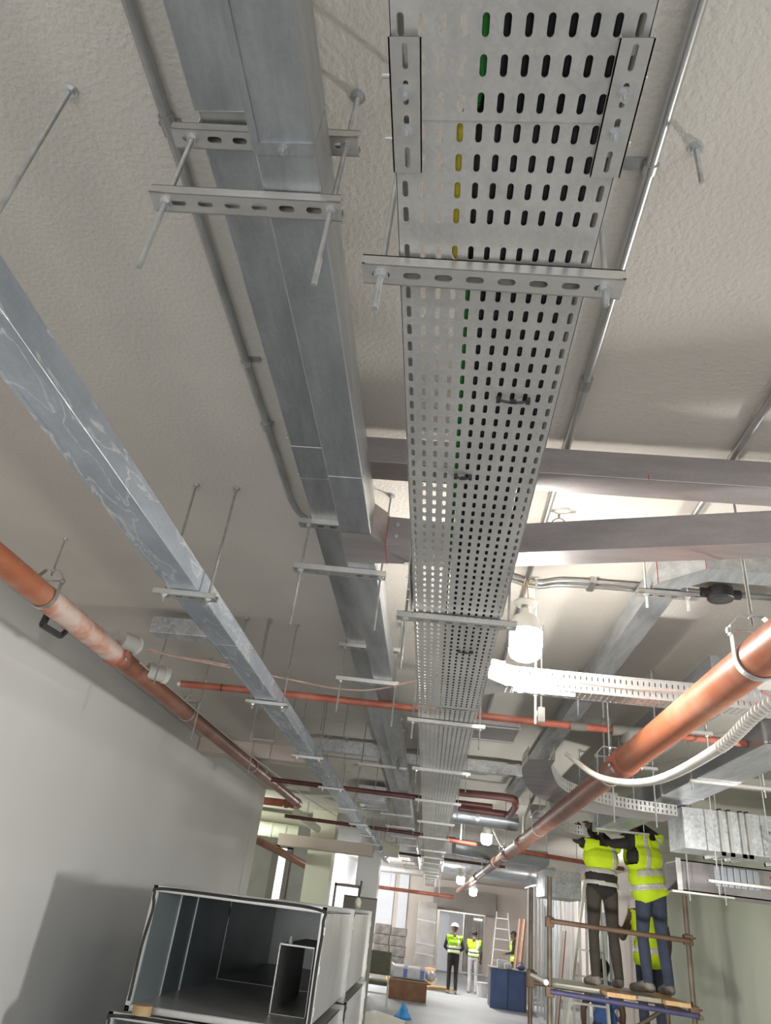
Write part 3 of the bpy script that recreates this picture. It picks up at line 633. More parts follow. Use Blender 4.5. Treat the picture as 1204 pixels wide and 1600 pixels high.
# far tray bends
def bend(name, label, pts_in, pts_out, z, h):
    t = thing(name, (pts_in[0][0], pts_in[0][1], z), label, 'cable tray')
    for pts, nm in ((pts_in, 'inner_rail'), (pts_out, 'outer_rail')):
        b = MB(); P = smoothpath([(p[0], p[1], 0) for p in pts], 5)
        for i in range(len(P) - 1):
            U = (P[i + 1] - P[i]); L = U.length; U.normalize(); n = max(1, int(L / 0.032))
            for k in range(n):
                for r in range(2):
                    b.slotcell(P[i], U, (0, 0, 1), (U.y, -U.x, 0), L * k / n, L * (k + 1) / n, z + r * h / 2, z + (r + 1) * h / 2, 0.0055, 0.012, 0.002, False)
        b.build(nm, 'tray', t)
    a = smoothpath([(p[0], p[1], z) for p in pts_in], 5); c = smoothpath([(p[0], p[1], z) for p in pts_out], 5); n = min(len(a), len(c))
    b = MB(); b.add([tuple(p) for p in a[:n]] + [tuple(p) for p in c[:n]], [(i, i + 1, n + i + 1, n + i) for i in range(n - 1)])
    b.build('tray_bottom', 'trunkcross', t)
bend('tray_bend', 'perforated tray bend behind the big orange pipe, upper one', [(0.70, 4.45), (0.73, 4.8), (0.95, 5.5), (1.39, 5.92), (1.9, 6.05)], [(0.55, 4.5), (0.57, 5.0), (0.80, 5.9), (1.3, 6.35), (1.9, 6.45)], 2.75, 0.08)
bend('tray_bend', 'perforated tray bend behind the big orange pipe, lower one beside the workers', [(1.0, 6.9), (1.04, 7.1), (1.31, 8.27), (1.55, 8.70), (1.72, 8.78)], [(0.86, 6.9), (0.90, 7.2), (1.15, 8.6), (1.45, 9.15), (1.72, 9.25)], 2.84, 0.10)

# ------------------------------------------------------------------ conduits on the ceiling
def pipe(name, mat, pts, r, label, cat, n=12, group=None, sm=0):
    b = MB(); b.tube(smoothpath(pts, sm) if sm else pts, r, n); return tag(b.build(name, mat, None, True), label, cat, group)
c1 = thing('ceiling_conduit', (-0.68, 1.0, 3.24), 'dull steel conduit on the ceiling left of the twin trunking, bending into it', 'conduit')
part('conduit_tube', 'conduitdark', c1, lambda b: b.tube([(-0.678, -0.6, 3.262), (-0.678, 2.35, 3.262)] + [(-0.678 + 0.10 * (1 - math.cos(a)), 2.35 + 0.22 * math.sin(a), 3.262 - 0.03 * math.sin(a)) for a in [math.pi / 2 * i / 6 for i in range(1, 7)]] + [(-0.556, 2.575, 3.225)], 0.0125, 12), True)
for y in (1.93, 0.86): part('coupling', 'conduitdark', c1, lambda b: (b.tube([(-0.678, y - 0.022, 3.262), (-0.678, y + 0.022, 3.262)], 0.0165, 12), b.box(-0.70, -0.655, y - 0.004, y + 0.004, 3.262, 3.279)), True)
part('saddle', 'conduit', c1, lambda b: (b.tube([(-0.678, 1.60, 3.262), (-0.678, 1.62, 3.262)], 0.0155, 12), b.box(-0.678, -0.635, 1.60, 1.62, 3.274, 3.28)), True)
c2 = thing('ceiling_conduit', (0.352, 1.0, 3.24), 'bright steel conduit on the ceiling right of the tray', 'conduit')
part('conduit_tube', 'conduit', c2, lambda b: b.tube([(0.352, -0.6, 3.262), (0.352, 5.6, 3.262)], 0.0125, 14), True)
part('saddle', 'conduit', c2, lambda b: (b.tube([(0.352, 0.925, 3.262), (0.352, 0.945, 3.262)], 0.0165, 14), b.bbox(0.30, 0.352, 0.922, 0.948, 3.2745, 3.2795, 0.001)), True)
part('coupling', 'conduitdark', c2, lambda b: b.tube([(0.352, 1.60, 3.262), (0.352, 1.645, 3.262)], 0.017, 14), True)
pipe('ceiling_conduit', 'conduit', [(0.885, -0.6, 3.262), (0.885, 2.4, 3.262)], 0.0125, 'steel conduit on the ceiling near the right edge of the picture', 'conduit')
c3 = thing('ceiling_conduit', (0.5, 3.0, 3.24), 'pair of steel conduits crossing the ceiling above the lit bulb', 'conduit')
part('conduit_tube', 'conduit', c3, lambda b: b.tube(smoothpath([(0.0, 2.96, 3.262), (0.25, 2.985, 3.262), (0.40, 3.04, 3.262), (0.52, 2.99, 3.262), (0.80, 2.98, 3.262), (1.05, 2.99, 3.262)], 6), 0.011, 10), True)
part('conduit_tube', 'conduit', c3, lambda b: b.tube(smoothpath([(0.0, 3.00, 3.262), (0.25, 3.025, 3.262), (0.40, 3.085, 3.262), (0.52, 3.04, 3.262), (0.80, 3.03, 3.262), (1.05, 3.04, 3.262)], 6), 0.011, 10), True)
part('saddle', 'conduit', c3, lambda b: (b.box(0.63, 0.66, 2.965, 3.055, 3.2478, 3.2515), b.box(0.63, 0.66, 2.96, 2.966, 3.2478, 3.28), b.box(0.63, 0.66, 3.054, 3.06, 3.2478, 3.28)))
part('wire_tie', 'yellow', c3, lambda b: b.tube([(0.36 + 0.02 * math.cos(a), 3.04 + 0.05 * math.sin(a), 3.255) for a in [math.pi * 2 * i / 12 for i in range(13)]], 0.002, 5))
# flexible black conduit with a round junction box
jb = thing('junction_box', (1.19, 2.98, 3.2), 'round black junction box on dark conduit below the elbow trunking', 'junction box')
part('box_body', 'black', jb, lambda b: b.lathe((1.19, 2.94, 3.205), [(0.052, 0), (0.056, 0.004), (0.056, 0.05), (0.048, 0.056)], 24), True)
part('box_mouth', 'gasket', jb, lambda b: b.lathe((1.19, 2.94, 3.203), [(0.044, 0), (0.046, 0.0015), (0.046, 0.003)], 24))
for s in (-1, 1): part('box_gland', 'black', jb, lambda b: b.tube([(1.19 + s * 0.05, 2.94, 3.235), (1.19 + s * 0.085, 2.94, 3.235)], 0.022, 12), True)
pipe('flexible_conduit', 'conduitdark', [(0.93, 2.87, 3.235), (1.0, 2.93, 3.235), (1.10, 2.94, 3.235)], 0.014, 'dark conduit left of the round junction box', 'conduit', sm=4)
pipe('flexible_conduit', 'conduitdark', [(1.28, 2.94, 3.235), (1.6, 2.94, 3.235), (2.3, 2.94, 3.235)], 0.014, 'dark conduit right of the round junction box', 'conduit')
cl = thing('pipe_clamp', (0.404, 2.43, 3.22), 'empty split-ring pipe clamp on the bright ceiling behind the cross trunking', 'pipe clamp')
part('ring', 'strut', cl, lambda b: b.tube([(0.404 + 0.028 * math.cos(a), 2.43, 3.235 + 0.028 * math.sin(a)) for a in [2 * math.pi * i / 20 for i in range(20)]], 0.004, 6, closed=True), True)
part('stem', 'rod', cl, lambda b: b.tube([(0.404, 2.43, 3.262), (0.404, 2.43, 3.28)], 0.005, 8))
for s in (-1, 1): part('lug', 'nut', cl, lambda b: b.box(0.404 + s * 0.028 - 0.010 + s * 0.008, 0.404 + s * 0.028 + 0.010 + s * 0.008, 2.424, 2.436, 3.228, 3.242))

# ------------------------------------------------------------------ big pipes
def clevis(x, y, zc, r, label, group, tip=None, mat='strut', open_top=True):
    t = thing('clevis_hanger', (x, y, CEIL), label, 'pipe hanger', group)
    zt = zc + r + 0.075
    add_rod(t, x, y, zt - 0.03, (zt,), y < 4.5)
    def flat(b, pts, th=0.004, w=0.026):
        n = len(pts); ring = []
        for i in range(n):
            a = Vector(pts[max(i - 1, 0)]); c = Vector(pts[min(i + 1, n - 1)]); d = (c - a).normalized(); nn = Vector((-d.y, d.x)) * th / 2; p = Vector(pts[i])
            ring.append([(p.x + nn.x, y - w / 2, p.y + nn.y), (p.x + nn.x, y + w / 2, p.y + nn.y), (p.x - nn.x, y + w / 2, p.y - nn.y), (p.x - nn.x, y - w / 2, p.y - nn.y)])
        b.rings(ring)
    Rr = r + 0.004
    part('ring_strap', mat, t, lambda b: flat(b, [(x - Rr * 0.99, zc + r + 0.034), (x - Rr, zc + r * 0.5)] + [(x + Rr * math.cos(a), zc + Rr * math.sin(a)) for a in [math.pi + math.pi * i / 24 for i in range(25)]] + [(x + Rr, zc + r * 0.5), (x + Rr * 0.99, zc + r + 0.034)]))
    Ry = r + 0.009
    part('yoke', mat, t, lambda b: flat(b, [(x - Ry, zc + r + 0.008), (x - Ry * 0.98, zc + r + 0.036), (x - Ry * 0.5, zt), (x + Ry * 0.5, zt), (x + Ry * 0.98, zc + r + 0.036), (x + Ry, zc + r + 0.008)]))
    part('cross_bolt', 'nut', t, lambda b: (b.tube([(x - r - 0.02, y, zc + r + 0.022), (x + r + 0.02, y, zc + r + 0.022)], 0.005, 8), b.tube([(x + r + 0.008, y, zc + r + 0.022), (x + r + 0.018, y, zc + r + 0.022)], 0.01, 6), b.tube([(x - r - 0.018, y, zc + r + 0.022), (x - r - 0.008, y, zc + r + 0.022)], 0.01, 6)))
    return t
def coupling(root, c, d, r, mat, L=0.055, bolts=True):
    c = Vector(c); d = Vector(d).normalized()
    k = part('coupling', mat, root, lambda b: b.tube([c - d * L, c - d * L * 0.8, c - d * L * 0.75, c + d * L * 0.75, c + d * L * 0.8, c + d * L], [r * 1.02, r * 1.13, r * 1.16, r * 1.16, r * 1.13, r * 1.02], 24), True)
    if bolts:
        for s in (-1, 1):
            b = MB(); q = c + Vector((s * r * 1.22, 0, 0)); b.bbox(q.x - 0.016, q.x + 0.016, q.y - 0.03, q.y + 0.03, q.z - 0.016, q.z + 0.016, 0.005); lug = b.build('coupling_lug', mat, root)
            b = MB(); b.tube([(q.x, q.y, q.z - 0.03), (q.x, q.y, q.z + 0.03)], 0.006, 8); b.tube([(q.x, q.y, q.z - 0.032), (q.x, q.y, q.z - 0.02)], 0.011, 6); b.build('bolt', 'nut', lug)
# right big pipe
PX, PZ, PR = 0.935, 2.634, 0.062
rp = thing('fire_pipe', (PX, 10, PZ), 'big orange-brown fire pipe running down the right side of the corridor', 'pipe')
part('pipe_length', 'copper', rp, lambda b: b.tube([(PX, 0.45, PZ), (PX, 3.72, PZ)], PR, 28), True)
part('pipe_length', 'brown', rp, lambda b: b.tube([(PX, 3.72, PZ), (PX + 0.015, 9.0, PZ)], PR, 24), True)
part('pipe_length', 'brown', rp, lambda b: b.tube([(PX + 0.015, 9.0, PZ), (PX + 0.0, 25.5, PZ)], PR, 16), True)
coupling(rp, (PX, 3.73, PZ), (0, 1, 0), PR, 'redpipe'); coupling(rp, (PX + 0.015, 8.2, PZ), (0, 1, 0), PR, 'brown', 0.09); coupling(rp, (PX + 0.015, 9.65, PZ), (0, 1, 0), PR, 'brown'); coupling(rp, (PX, 11.4, PZ), (0, 1, 0), PR, 'dusty', 0.1, False); coupling(rp, (PX, 15.6, PZ), (0, 1, 0), PR, 'brown')
G = 'clevis hangers of the big orange pipe'
for i, y in enumerate((2.10, 4.06, 6.80, 10.0, 13.3, 16.8)):
    clevis(PX, y, PZ, PR, 'clevis hanger around the big orange-brown pipe, %s from the camera' % ORDN[i], G, mat='rodwhite' if i == 0 else 'strut')
# left big pipe
LP0 = Vector((-1.895, 0.6, 2.925)); LP1 = Vector((-2.10, 11.45, 3.125))
def lp(y): return LP0 + (LP1 - LP0) * ((y - LP0.y) / (LP1.y - LP0.y))
lpipe = thing('drain_pipe', (-1.95, 6, 2.9), 'big orange-brown pipe along the left wall with dusty coupling', 'pipe')
LR = 0.058
part('pipe_length', 'copper', lpipe, lambda b: b.tube([lp(0.6), lp(3.05)], LR, 28), True)
part('dusty_sleeve', 'dusty', lpipe, lambda b: b.tube([lp(3.03), lp(3.06), lp(3.07), lp(3.98), lp(4.0)], [LR, LR * 1.06, LR * 1.08, LR * 1.08, LR], 28), True)
part('pipe_length', 'brown', lpipe, lambda b: b.tube([lp(3.98), lp(7.5)], LR, 24), True)
part('pipe_length', 'brown', lpipe, lambda b: b.tube([lp(7.5), lp(11.45)], LR, 20), True)
part('elbow', 'brown', lpipe, lambda b: b.tube(smoothpath([lp(11.3), lp(11.5), lp(11.7) + Vector((-0.03, 0.0, 0)), lp(11.75) + Vector((-0.13, 0, 0))], 5), LR * 1.12, 18), True)
part('pipe_return', 'redpipe', lpipe, lambda b: b.tube([lp(11.75) + Vector((-0.10, 0, 0)), lp(11.75) + Vector((-1.3, 0, 0))], LR, 18), True)
coupling(lpipe, lp(3.94), LP1 - LP0, LR * 1.05, 'redpipe', 0.035)
coupling(lpipe, lp(11.75) + Vector((-0.22, 0, 0)), (1, 0, 0), LR, 'brown', 0.04, False)
for s in (0, 1):
    b = MB(); p = lp(3.95) + Vector((0.075 + 0.0, 0.02, -0.03)); 
G = 'hangers of the left pipe'
for i, y in enumerate((3.02, 5.45, 8.0)):
    p = lp(y); clevis(p.x, y, p.z, LR * 1.04, ('clevis hanger around the left pipe, nearest to the camera', 'clevis hanger around the left pipe, middle one', 'clevis hanger around the left pipe, farthest one before the wall end')[i], G)
tag(part('pipe_bracket', 'black', None, lambda b: (b.bar((-2.02, 3.24, 2.975), (-2.03, 3.24, 2.89), 0.022, 0.03, (0, 1, 0)), b.bar((-2.03, 3.235, 2.895), (-1.98, 3.36, 2.882), 0.028, 0.022), b.bar((-1.98, 3.35, 2.88), (-1.965, 3.36, 2.915), 0.02, 0.02, (0, 1, 0)))), 'black plastic bracket below the dusty part of the left pipe', 'bracket')
gr = thing('drain_fitting', (-1.75, 4.1, 2.95), 'grey plastic drain fitting beside the left pipe', 'pipe fitting')
part('body', 'pvc', gr, lambda b: b.tube([(-1.92, 3.88, 3.06), (-1.865, 3.98, 3.06)], 0.05, 20), True)
part('collar', 'pvcwhite', gr, lambda b: b.tube([(-1.868, 3.975, 3.06), (-1.86, 3.99, 3.06)], 0.055, 20), True)
gr = thing('drain_fitting', (-1.75, 4.7, 2.95), 'round white capped pipe end beside the left pipe, under the pink wire', 'pipe fitting')
part('body', 'pvc', gr, lambda b: b.tube([(-1.93, 4.38, 3.03), (-1.835, 4.47, 3.03)], 0.05, 20), True)
part('collar', 'pvcwhite', gr, lambda b: b.tube([(-1.845, 4.46, 3.03), (-1.825, 4.48, 3.03)], 0.056, 20), True)
tag(part('pale_cable', 'pvcwhite', None, lambda b: b.tube([lp(4.2) + Vector((0.055, 0, 0.03)), lp(7.0) + Vector((0.07, 0, 0.03)), lp(10.5) + Vector((0.30, 0, -0.02)), (-1.0, 12.9, 2.88), (-0.75, 13.6, 2.88)], 0.006, 6), True), 'thin pale cable running along the top of the left pipe', 'cable')
# orange cross pipe with grey tee
op = thing('sprinkler_pipe', (0.2, 4.22, 2.9), 'thin orange-red cross pipe passing under the twin trunking', 'pipe')
Z0 = 2.917
part('pipe_length', 'redpipe', op, lambda b: b.tube([(-1.61, 4.20, Z0), (-0.98, 4.19, Z0), (0.55, 4.25, Z0)], 0.0205, 14), True)
part('pipe_length', 'redpipe', op, lambda b: b.tube([(0.55, 4.25, Z0), (1.755, 4.25, Z0)], 0.0205, 14), True)
part('bare_end', 'aluminium', op, lambda b: b.tube([(-1.63, 4.20, Z0), (-1.605, 4.20, Z0)], 0.0185, 14))
part('joint_ring', 'maroon', op, lambda b: b.tube([(-1.355, 4.197, Z0), (-1.345, 4.197, Z0)], 0.022, 14))
part('sleeve', 'fitting', op, lambda b: b.tube([(0.76, 4.25, Z0), (0.85, 4.25, Z0)], 0.026, 14), True)
te = part('tee', 'fitting', op, lambda b: (b.tube([(1.0, 4.25, Z0), (1.17, 4.25, Z0)], 0.034, 14), b.tube([(1.085, 4.25, Z0), (1.085, 4.25, Z0 - 0.07)], 0.034, 14)), True)
part('drop_pipe', 'brown', op, lambda b: b.tube([(1.085, 4.25, Z0 - 0.06), (1.085, 4.25, Z0 - 0.16)], 0.026, 12), True)
# farther brown and maroon pipes
pipe('sprinkler_pipe', 'maroon', [(-1.75, 7.80, Z0), (0.6, 7.92, Z0)], 0.024, 'dark brown cross pipe behind the pale speckled branches', 'pipe')
pipe('sprinkler_pipe', 'maroon', [(-2.25, 11.4, Z0), (0.35, 11.85, Z0)], 0.026, 'dark brown cross pipe above the pale column', 'pipe')
pipe('sprinkler_pipe', 'maroon', [(-1.2, 15.6, 2.88), (1.5, 15.9, 2.88)], 0.026, 'dark brown cross pipe in front of the foil duct', 'pipe')
pipe('sprinkler_pipe', 'maroon', [(0.21, 7.12, 2.90), (0.68, 7.10, 2.90), (0.76, 7.2, 2.88), (0.79, 7.6, 2.87), (0.79, 8.1, 2.88), (0.74, 8.25, 2.90), (0.26, 8.18, 2.90)], 0.034, 'maroon pipe bent back in a loop right of the tray', 'pipe', sm=4)
pipe('sprinkler_pipe', 'redpipe', [(0.20, 10.75, 2.80), (0.62, 10.95, 2.80)], 0.028, 'short orange pipe left of the second bulb', 'pipe')
pipe('sprinkler_pipe', 'redpipe', [(1.15, 11.15, 2.80), (2.9, 12.0, 2.80)], 0.03, 'red cross pipe left of the workers', 'pipe')
fr = thing('sprinkler_pipe', (-0.5, 29.1, 2.5), 'red-brown cross pipe in front of the end wall', 'pipe')
part('pipe_length', 'redpipe', fr, lambda b: b.tube([(-1.9, 28.9, 2.56), (0.95, 29.4, 2.56)], 0.06, 12), True)
for x in (-1.4, 0.4): part('hanger_rod', 'rodwhite', fr, lambda b: b.tube([(x, 28.9 + (x + 1.9) * .1754, 2.5), (x, 28.9 + (x + 1.9) * .1754, CEIL)], 0.02, 6))
pipe('sprinkler_pipe', 'brown', [(-3.2, 12.0, 2.66), (-2.85, 12.5, 2.61), (-2.28, 14.2, 2.405), (-2.24, 15.2, 2.36)], 0.065, 'dusty brown pipe in the side room left of the column', 'pipe')
# round ducts
fd = thing('foil_duct', (0.6, 9.2, 2.84), 'silver round duct behind the maroon pipe loop', 'duct')
part('duct_tube', 'foil', fd, lambda b: b.tube([(0.02, 9.1, 2.95), (1.0, 9.3, 2.95)], 0.10, 20), True)
part('collar', 'flange', fd, lambda b: b.tube([(0.5, 9.2, 2.95), (0.54, 9.2, 2.95)], 0.108, 20), True)
fd = thing('foil_duct', (1.4, 18, 2.72), 'long silver round duct crossing above the far bulbs', 'duct')
part('duct_tube', 'foil', fd, lambda b: b.tube([(0.28, 17.9, 2.95), (2.85, 18.3, 2.95)], 0.20, 24), True)
for x in (0.5, 0.9, 2.3): part('band', 'flange', fd, lambda b: b.tube([(x, 17.9 + (x - .28) * .1556, 2.95), (x + 0.04, 17.9 + (x - .24) * .1556, 2.95)], 0.206, 24), True)
fd = thing('foil_duct', (1.0, 12.5, 2.6), 'short silver duct bend beside the second bulb', 'duct')
part('duct_tube', 'foil', fd, lambda b: b.tube(smoothpath([(0.35, 12.3, 2.86), (0.7, 12.4, 2.85), (1.3, 12.8, 2.86), (1.9, 13.0, 2.88)], 6), 0.12, 18), True)
rd = thing('round_duct', (-3.4, 13.5, 2.75), 'pale green-lit round duct in the side room, lower one', 'duct')
part('duct_tube', 'roundpale', rd, lambda b: b.tube([(-5.5, 13.3, 2.885), (-2.45, 13.9, 2.885)], 0.12, 20), True)
for x in (-3.35, -2.95, -2.7): part('band', 'roundpale', rd, lambda b: b.tube([(x, 13.3 + (x + 5.5) * .197, 2.885), (x + 0.035, 13.3 + (x + 5.535) * .197, 2.885)], 0.128, 20), True)
pipe('round_duct', 'roundpale', [(-5.5, 13.6, 3.12), (-2.3, 14.2, 3.12)], 0.09, 'pale green-lit round duct in the side room, upper one', 'duct', 18)
pipe('round_duct', 'roundpale', [(-2.20, 12.05, 3.05), (-1.98, 13.1, 2.93)], 0.065, 'pale sloping pipe stub behind the elbow of the left pipe', 'pipe', 14)
# far ceiling boxes
for (x0, x1, y0, y1, z0, z1, lab, mt) in ((-0.90, -0.62, 14.5, 14.9, 2.75, 2.98, 'small greenish ceiling unit between the trunkings', 'column'), (-0.98, -0.62, 9.4, 10.3, 3.02, 3.20, 'tilted speckled duct piece beside the twin trunking', 'spangle'),
                                          (1.9, 2.5, 13.2, 14.2, 2.35, 2.75, 'speckled duct box over the metal studs', 'spangle'), (0.2, 0.62, 5.6, 6.2, 3.20, 3.275, 'flat ceiling fixture behind the branch tray', 'trunkcross')):
    t = thing('duct_piece', ((x0 + x1) / 2, y0, z0), lab, 'duct'); duct(t, 'body', mt, x0, x1, y0, y1, z0, z1, 0.006)
    if z1 < 3: part('hanger_strap', 'rodwhite', t, lambda b: (b.bar((x0 + .05, y0 + .1, z1), (x0 + .05, y0 + .1, CEIL), .02, .004), b.bar((x1 - .05, y0 + .1, z1), (x1 - .05, y0 + .1, CEIL), .02, .004)))
    for k in range(2): duct(t, 'rib', 'flange', x0 - 0.008, x1 + 0.008, y0 + (y1 - y0) * (0.1 + 0.8 * k) - 0.012, y0 + (y1 - y0) * (0.1 + 0.8 * k) + 0.012, z0 - 0.008, min(z1 + 0.004, 3.279), 0.002)

def straps(o, pts):
    for (x, y, z) in pts: part('hanger_strap', 'rodwhite', o, lambda b: b.bar((x, y, z), (x, y, CEIL), 0.02, 0.006))
for o in list(COL.objects):
    if o.parent is None and 'label' in o:
        if o['label'].startswith('red cross pipe left'): straps(o, [(1.3, 11.22, 2.8), (2.5, 11.80, 2.8)])
        if o['label'].startswith('short silver duct bend'): straps(o, [(0.5, 12.34, 2.9), (1.6, 12.92, 2.9)])
        if o['label'].startswith('pale sloping pipe'): straps(o, [(-2.1, 12.5, 3.0)])
        if o['label'].startswith('short orange pipe'): straps(o, [(0.4, 10.85, 2.8)])
t = thing('isolator_box', (0.5, 3.6, CEIL), 'small white box on a thin rod behind the branch tray', 'isolator')
add_rod(t, 0.5, 3.6, 2.83, (), False, 'rodwhite'); part('box_body', 'pvcwhite', t, lambda b: b.bbox(0.482, 0.518, 3.585, 3.615, 2.755, 2.83, 0.005)); part('side_clip', 'pvcwhite', t, lambda b: b.bbox(0.470, 0.484, 3.59, 3.61, 2.78, 2.81, 0.003))
# ------------------------------------------------------------------ bulbs
def bulb(x, y, z, r, label, mat, cord_to, n=28, detail=True):
    t = thing('led_bulb', (x, y, z), label, 'light bulb', 'hanging LED bulbs')
    h = r * 1.75
    part('diffuser', mat, t, lambda b: b.lathe((x, y, z), [(0.02 * r, 0), (r * 0.55, r * 0.03), (r * 0.86, r * 0.22), (r * 0.985, r * 0.6), (r, r * 1.0), (r, h)], n), True)
    part('body', 'bulbwhite', t, lambda b: b.lathe((x, y, z + h), [(r * 1.03, 0), (r * 1.03, r * 0.06), (r * 0.98, r * 0.10), (r * 0.90, r * 0.6), (r * 0.72, r * 0.95), (r * 0.32, r * 1.2), (r * 0.30, r * 1.45)], n), True)
    hh = z + h + r * 1.45
    part('socket', 'aluminium', t, lambda b: b.lathe((x, y, hh), [(r * 0.27, 0), (r * 0.28, 0.05 * r), (r * 0.24, r * 0.1), (r * 0.28, r * 0.15), (r * 0.26, r * 0.3)], 16), True)
    part('holder_plate', 'bulbwhite', t, lambda b: b.lathe((x, y, hh + r * 0.3), [(r * 0.36, -r * 0.05), (r * 0.62, 0), (r * 0.74, r * 0.12), (r * 0.74, r * 0.2), (r * 0.3, r * 0.26)], n), True)
    for s in (-1, 1): part('wire', 'rope', t, lambda b: b.tube([(x + s * 0.012, y, hh + r * 0.4), (cord_to[0] + s * 0.004, cord_to[1], cord_to[2])], 0.0025, 6))
    return t
bulb(0.3165, 2.75, 2.781, 0.068, 'bright white LED bulb hanging right of the cable tray, nearest to the camera', 'bulb', (0.345, 3.0, 3.25))
bulb(0.74, 10.6, 2.78, 0.075, 'lit bulb hanging above the pipe in the middle distance', 'bulbfar', (0.74, 10.6, CEIL), 16)
bulb(0.68, 17.2, 2.52, 0.085, 'lit bulb left of the far end of the orange pipe', 'bulbfar', (0.68, 17.2, CEIL), 14)
bulb(1.02, 18.3, 2.36, 0.085, 'lit bulb right of the far end of the orange pipe, lowest of all', 'bulbfar', (1.02, 18.3, CEIL), 14)
pipe('extension_cable', 'dirtywhite', [(0.74, 10.5, 3.1), (0.95, 10.2, 2.72), (1.0, 8.6, 2.66), (0.92, 7.6, 2.85), (0.98, 6.6, 3.12)], 0.014, 'grey cord looping from the second bulb to the maroon pipe', 'cable', 8, sm=5)

# ------------------------------------------------------------------ wires and hoses
pipe('pink_wire', 'rope', [(-1.80, 4.02, 3.06), (-1.62, 4.02, 3.03), (-1.2, 4.0, 2.985), (-0.8, 4.0, 2.945), (-0.62, 4.0, 2.93), (-0.4, 3.9, 2.915), (-0.1, 3.6, 2.92), (0.15, 3.05, 2.86), (0.26, 2.99, 2.845)], 0.005, 'thin pink wire sagging across from the left pipe to the branch tray', 'wire', 6, sm=5)
pipe('pink_wire', 'rope', [(-1.80, 4.04, 3.05), (-1.6, 4.03, 3.035), (-1.35, 4.0, 3.01), (-1.06, 4.0, 2.985)], 0.004, 'second strand of pink wire beside the stained trunking', 'wire', 6, sm=5)
pipe('pink_wire', 'rope', [(0.20, 2.985, 2.845), (0.5, 2.995, 2.80), (0.75, 3.0, 2.785), (1.1, 2.98, 2.79), (1.35, 2.98, 2.765)], 0.003, 'pink wire lying against the side of the branch tray', 'wire', 5, sm=5)
hs = thing('flexible_sleeve', (1.1, 2.5, 2.2), 'white corrugated flexible conduit sagging in front of the orange pipe', 'conduit')
hp = smoothpath([(1.22, 1.55, 2.56), (1.03, 1.72, 2.48), (0.863, 1.90, 2.437), (0.862, 2.30, 2.402), (0.80, 2.80, 2.380), (0.722, 3.30, 2.464), (0.64, 3.70, 2.634)], 26)
ln = [0.0]
for i in range(1, len(hp)): ln.append(ln[-1] + (hp[i] - hp[i - 1]).length)
cor = int(len(hp) * 0.5)
dense = []
for i in range(cor):
    for k in range(4): dense.append(hp[i].lerp(hp[i + 1], k / 4))
b = MB(); b.tube(dense, [0.019 - 0.0045 * ((i // 3) % 2) for i in range(len(dense))], 14); b.build('corrugated_tube', 'dirtywhite', hs, True)
b = MB(); k = len(hp) - cor + 1; b.tube(hp[cor - 1:], [0.0175 - 0.006 * (i / k) for i in range(len(hp[cor - 1:]))], 12); b.build('taped_end', 'dirtywhite', hs, True)
tag(part('red_tie', 'redrope', None, lambda b: (b.tube(smoothpath([(1.02, 2.3, 2.60), (1.22, 2.5, 2.60), (1.235, 2.52, 2.585)], 4), 0.003, 6), b.tube([(1.225 + 0.014 * math.cos(a), 2.51 + .01 * math.sin(a), 2.60 + 0.012 * math.sin(a)) for a in [2 * math.pi * i / 10 for i in range(11)]], 0.004, 6)), True), 'red cord tied near the right end of the branch tray', 'cord')
tag(part('red_tie', 'redrope', None, lambda b: (b.tube([(2.62 + 0.03 * math.cos(a), 6.17 + 0.03 * math.sin(a), 2.34 + 0.008 * i) for i, a in enumerate([1.2 * k for k in range(12)])], 0.007, 6), b.tube([(2.63, 6.14, 2.33), (2.66, 6.13, 2.22), (2.70, 6.13, 2.10)], 0.008, 6)), True), 'red cord knotted on the low hanger at the right wall', 'cord')
pipe('blue_cable', 'bluebag', [(1.30, 2.9, 2.86), (1.36, 2.85, 2.83), (1.45, 2.8, 2.84)], 0.006, 'bit of blue cable over the branch tray at the right edge', 'cable', 6, sm=4)

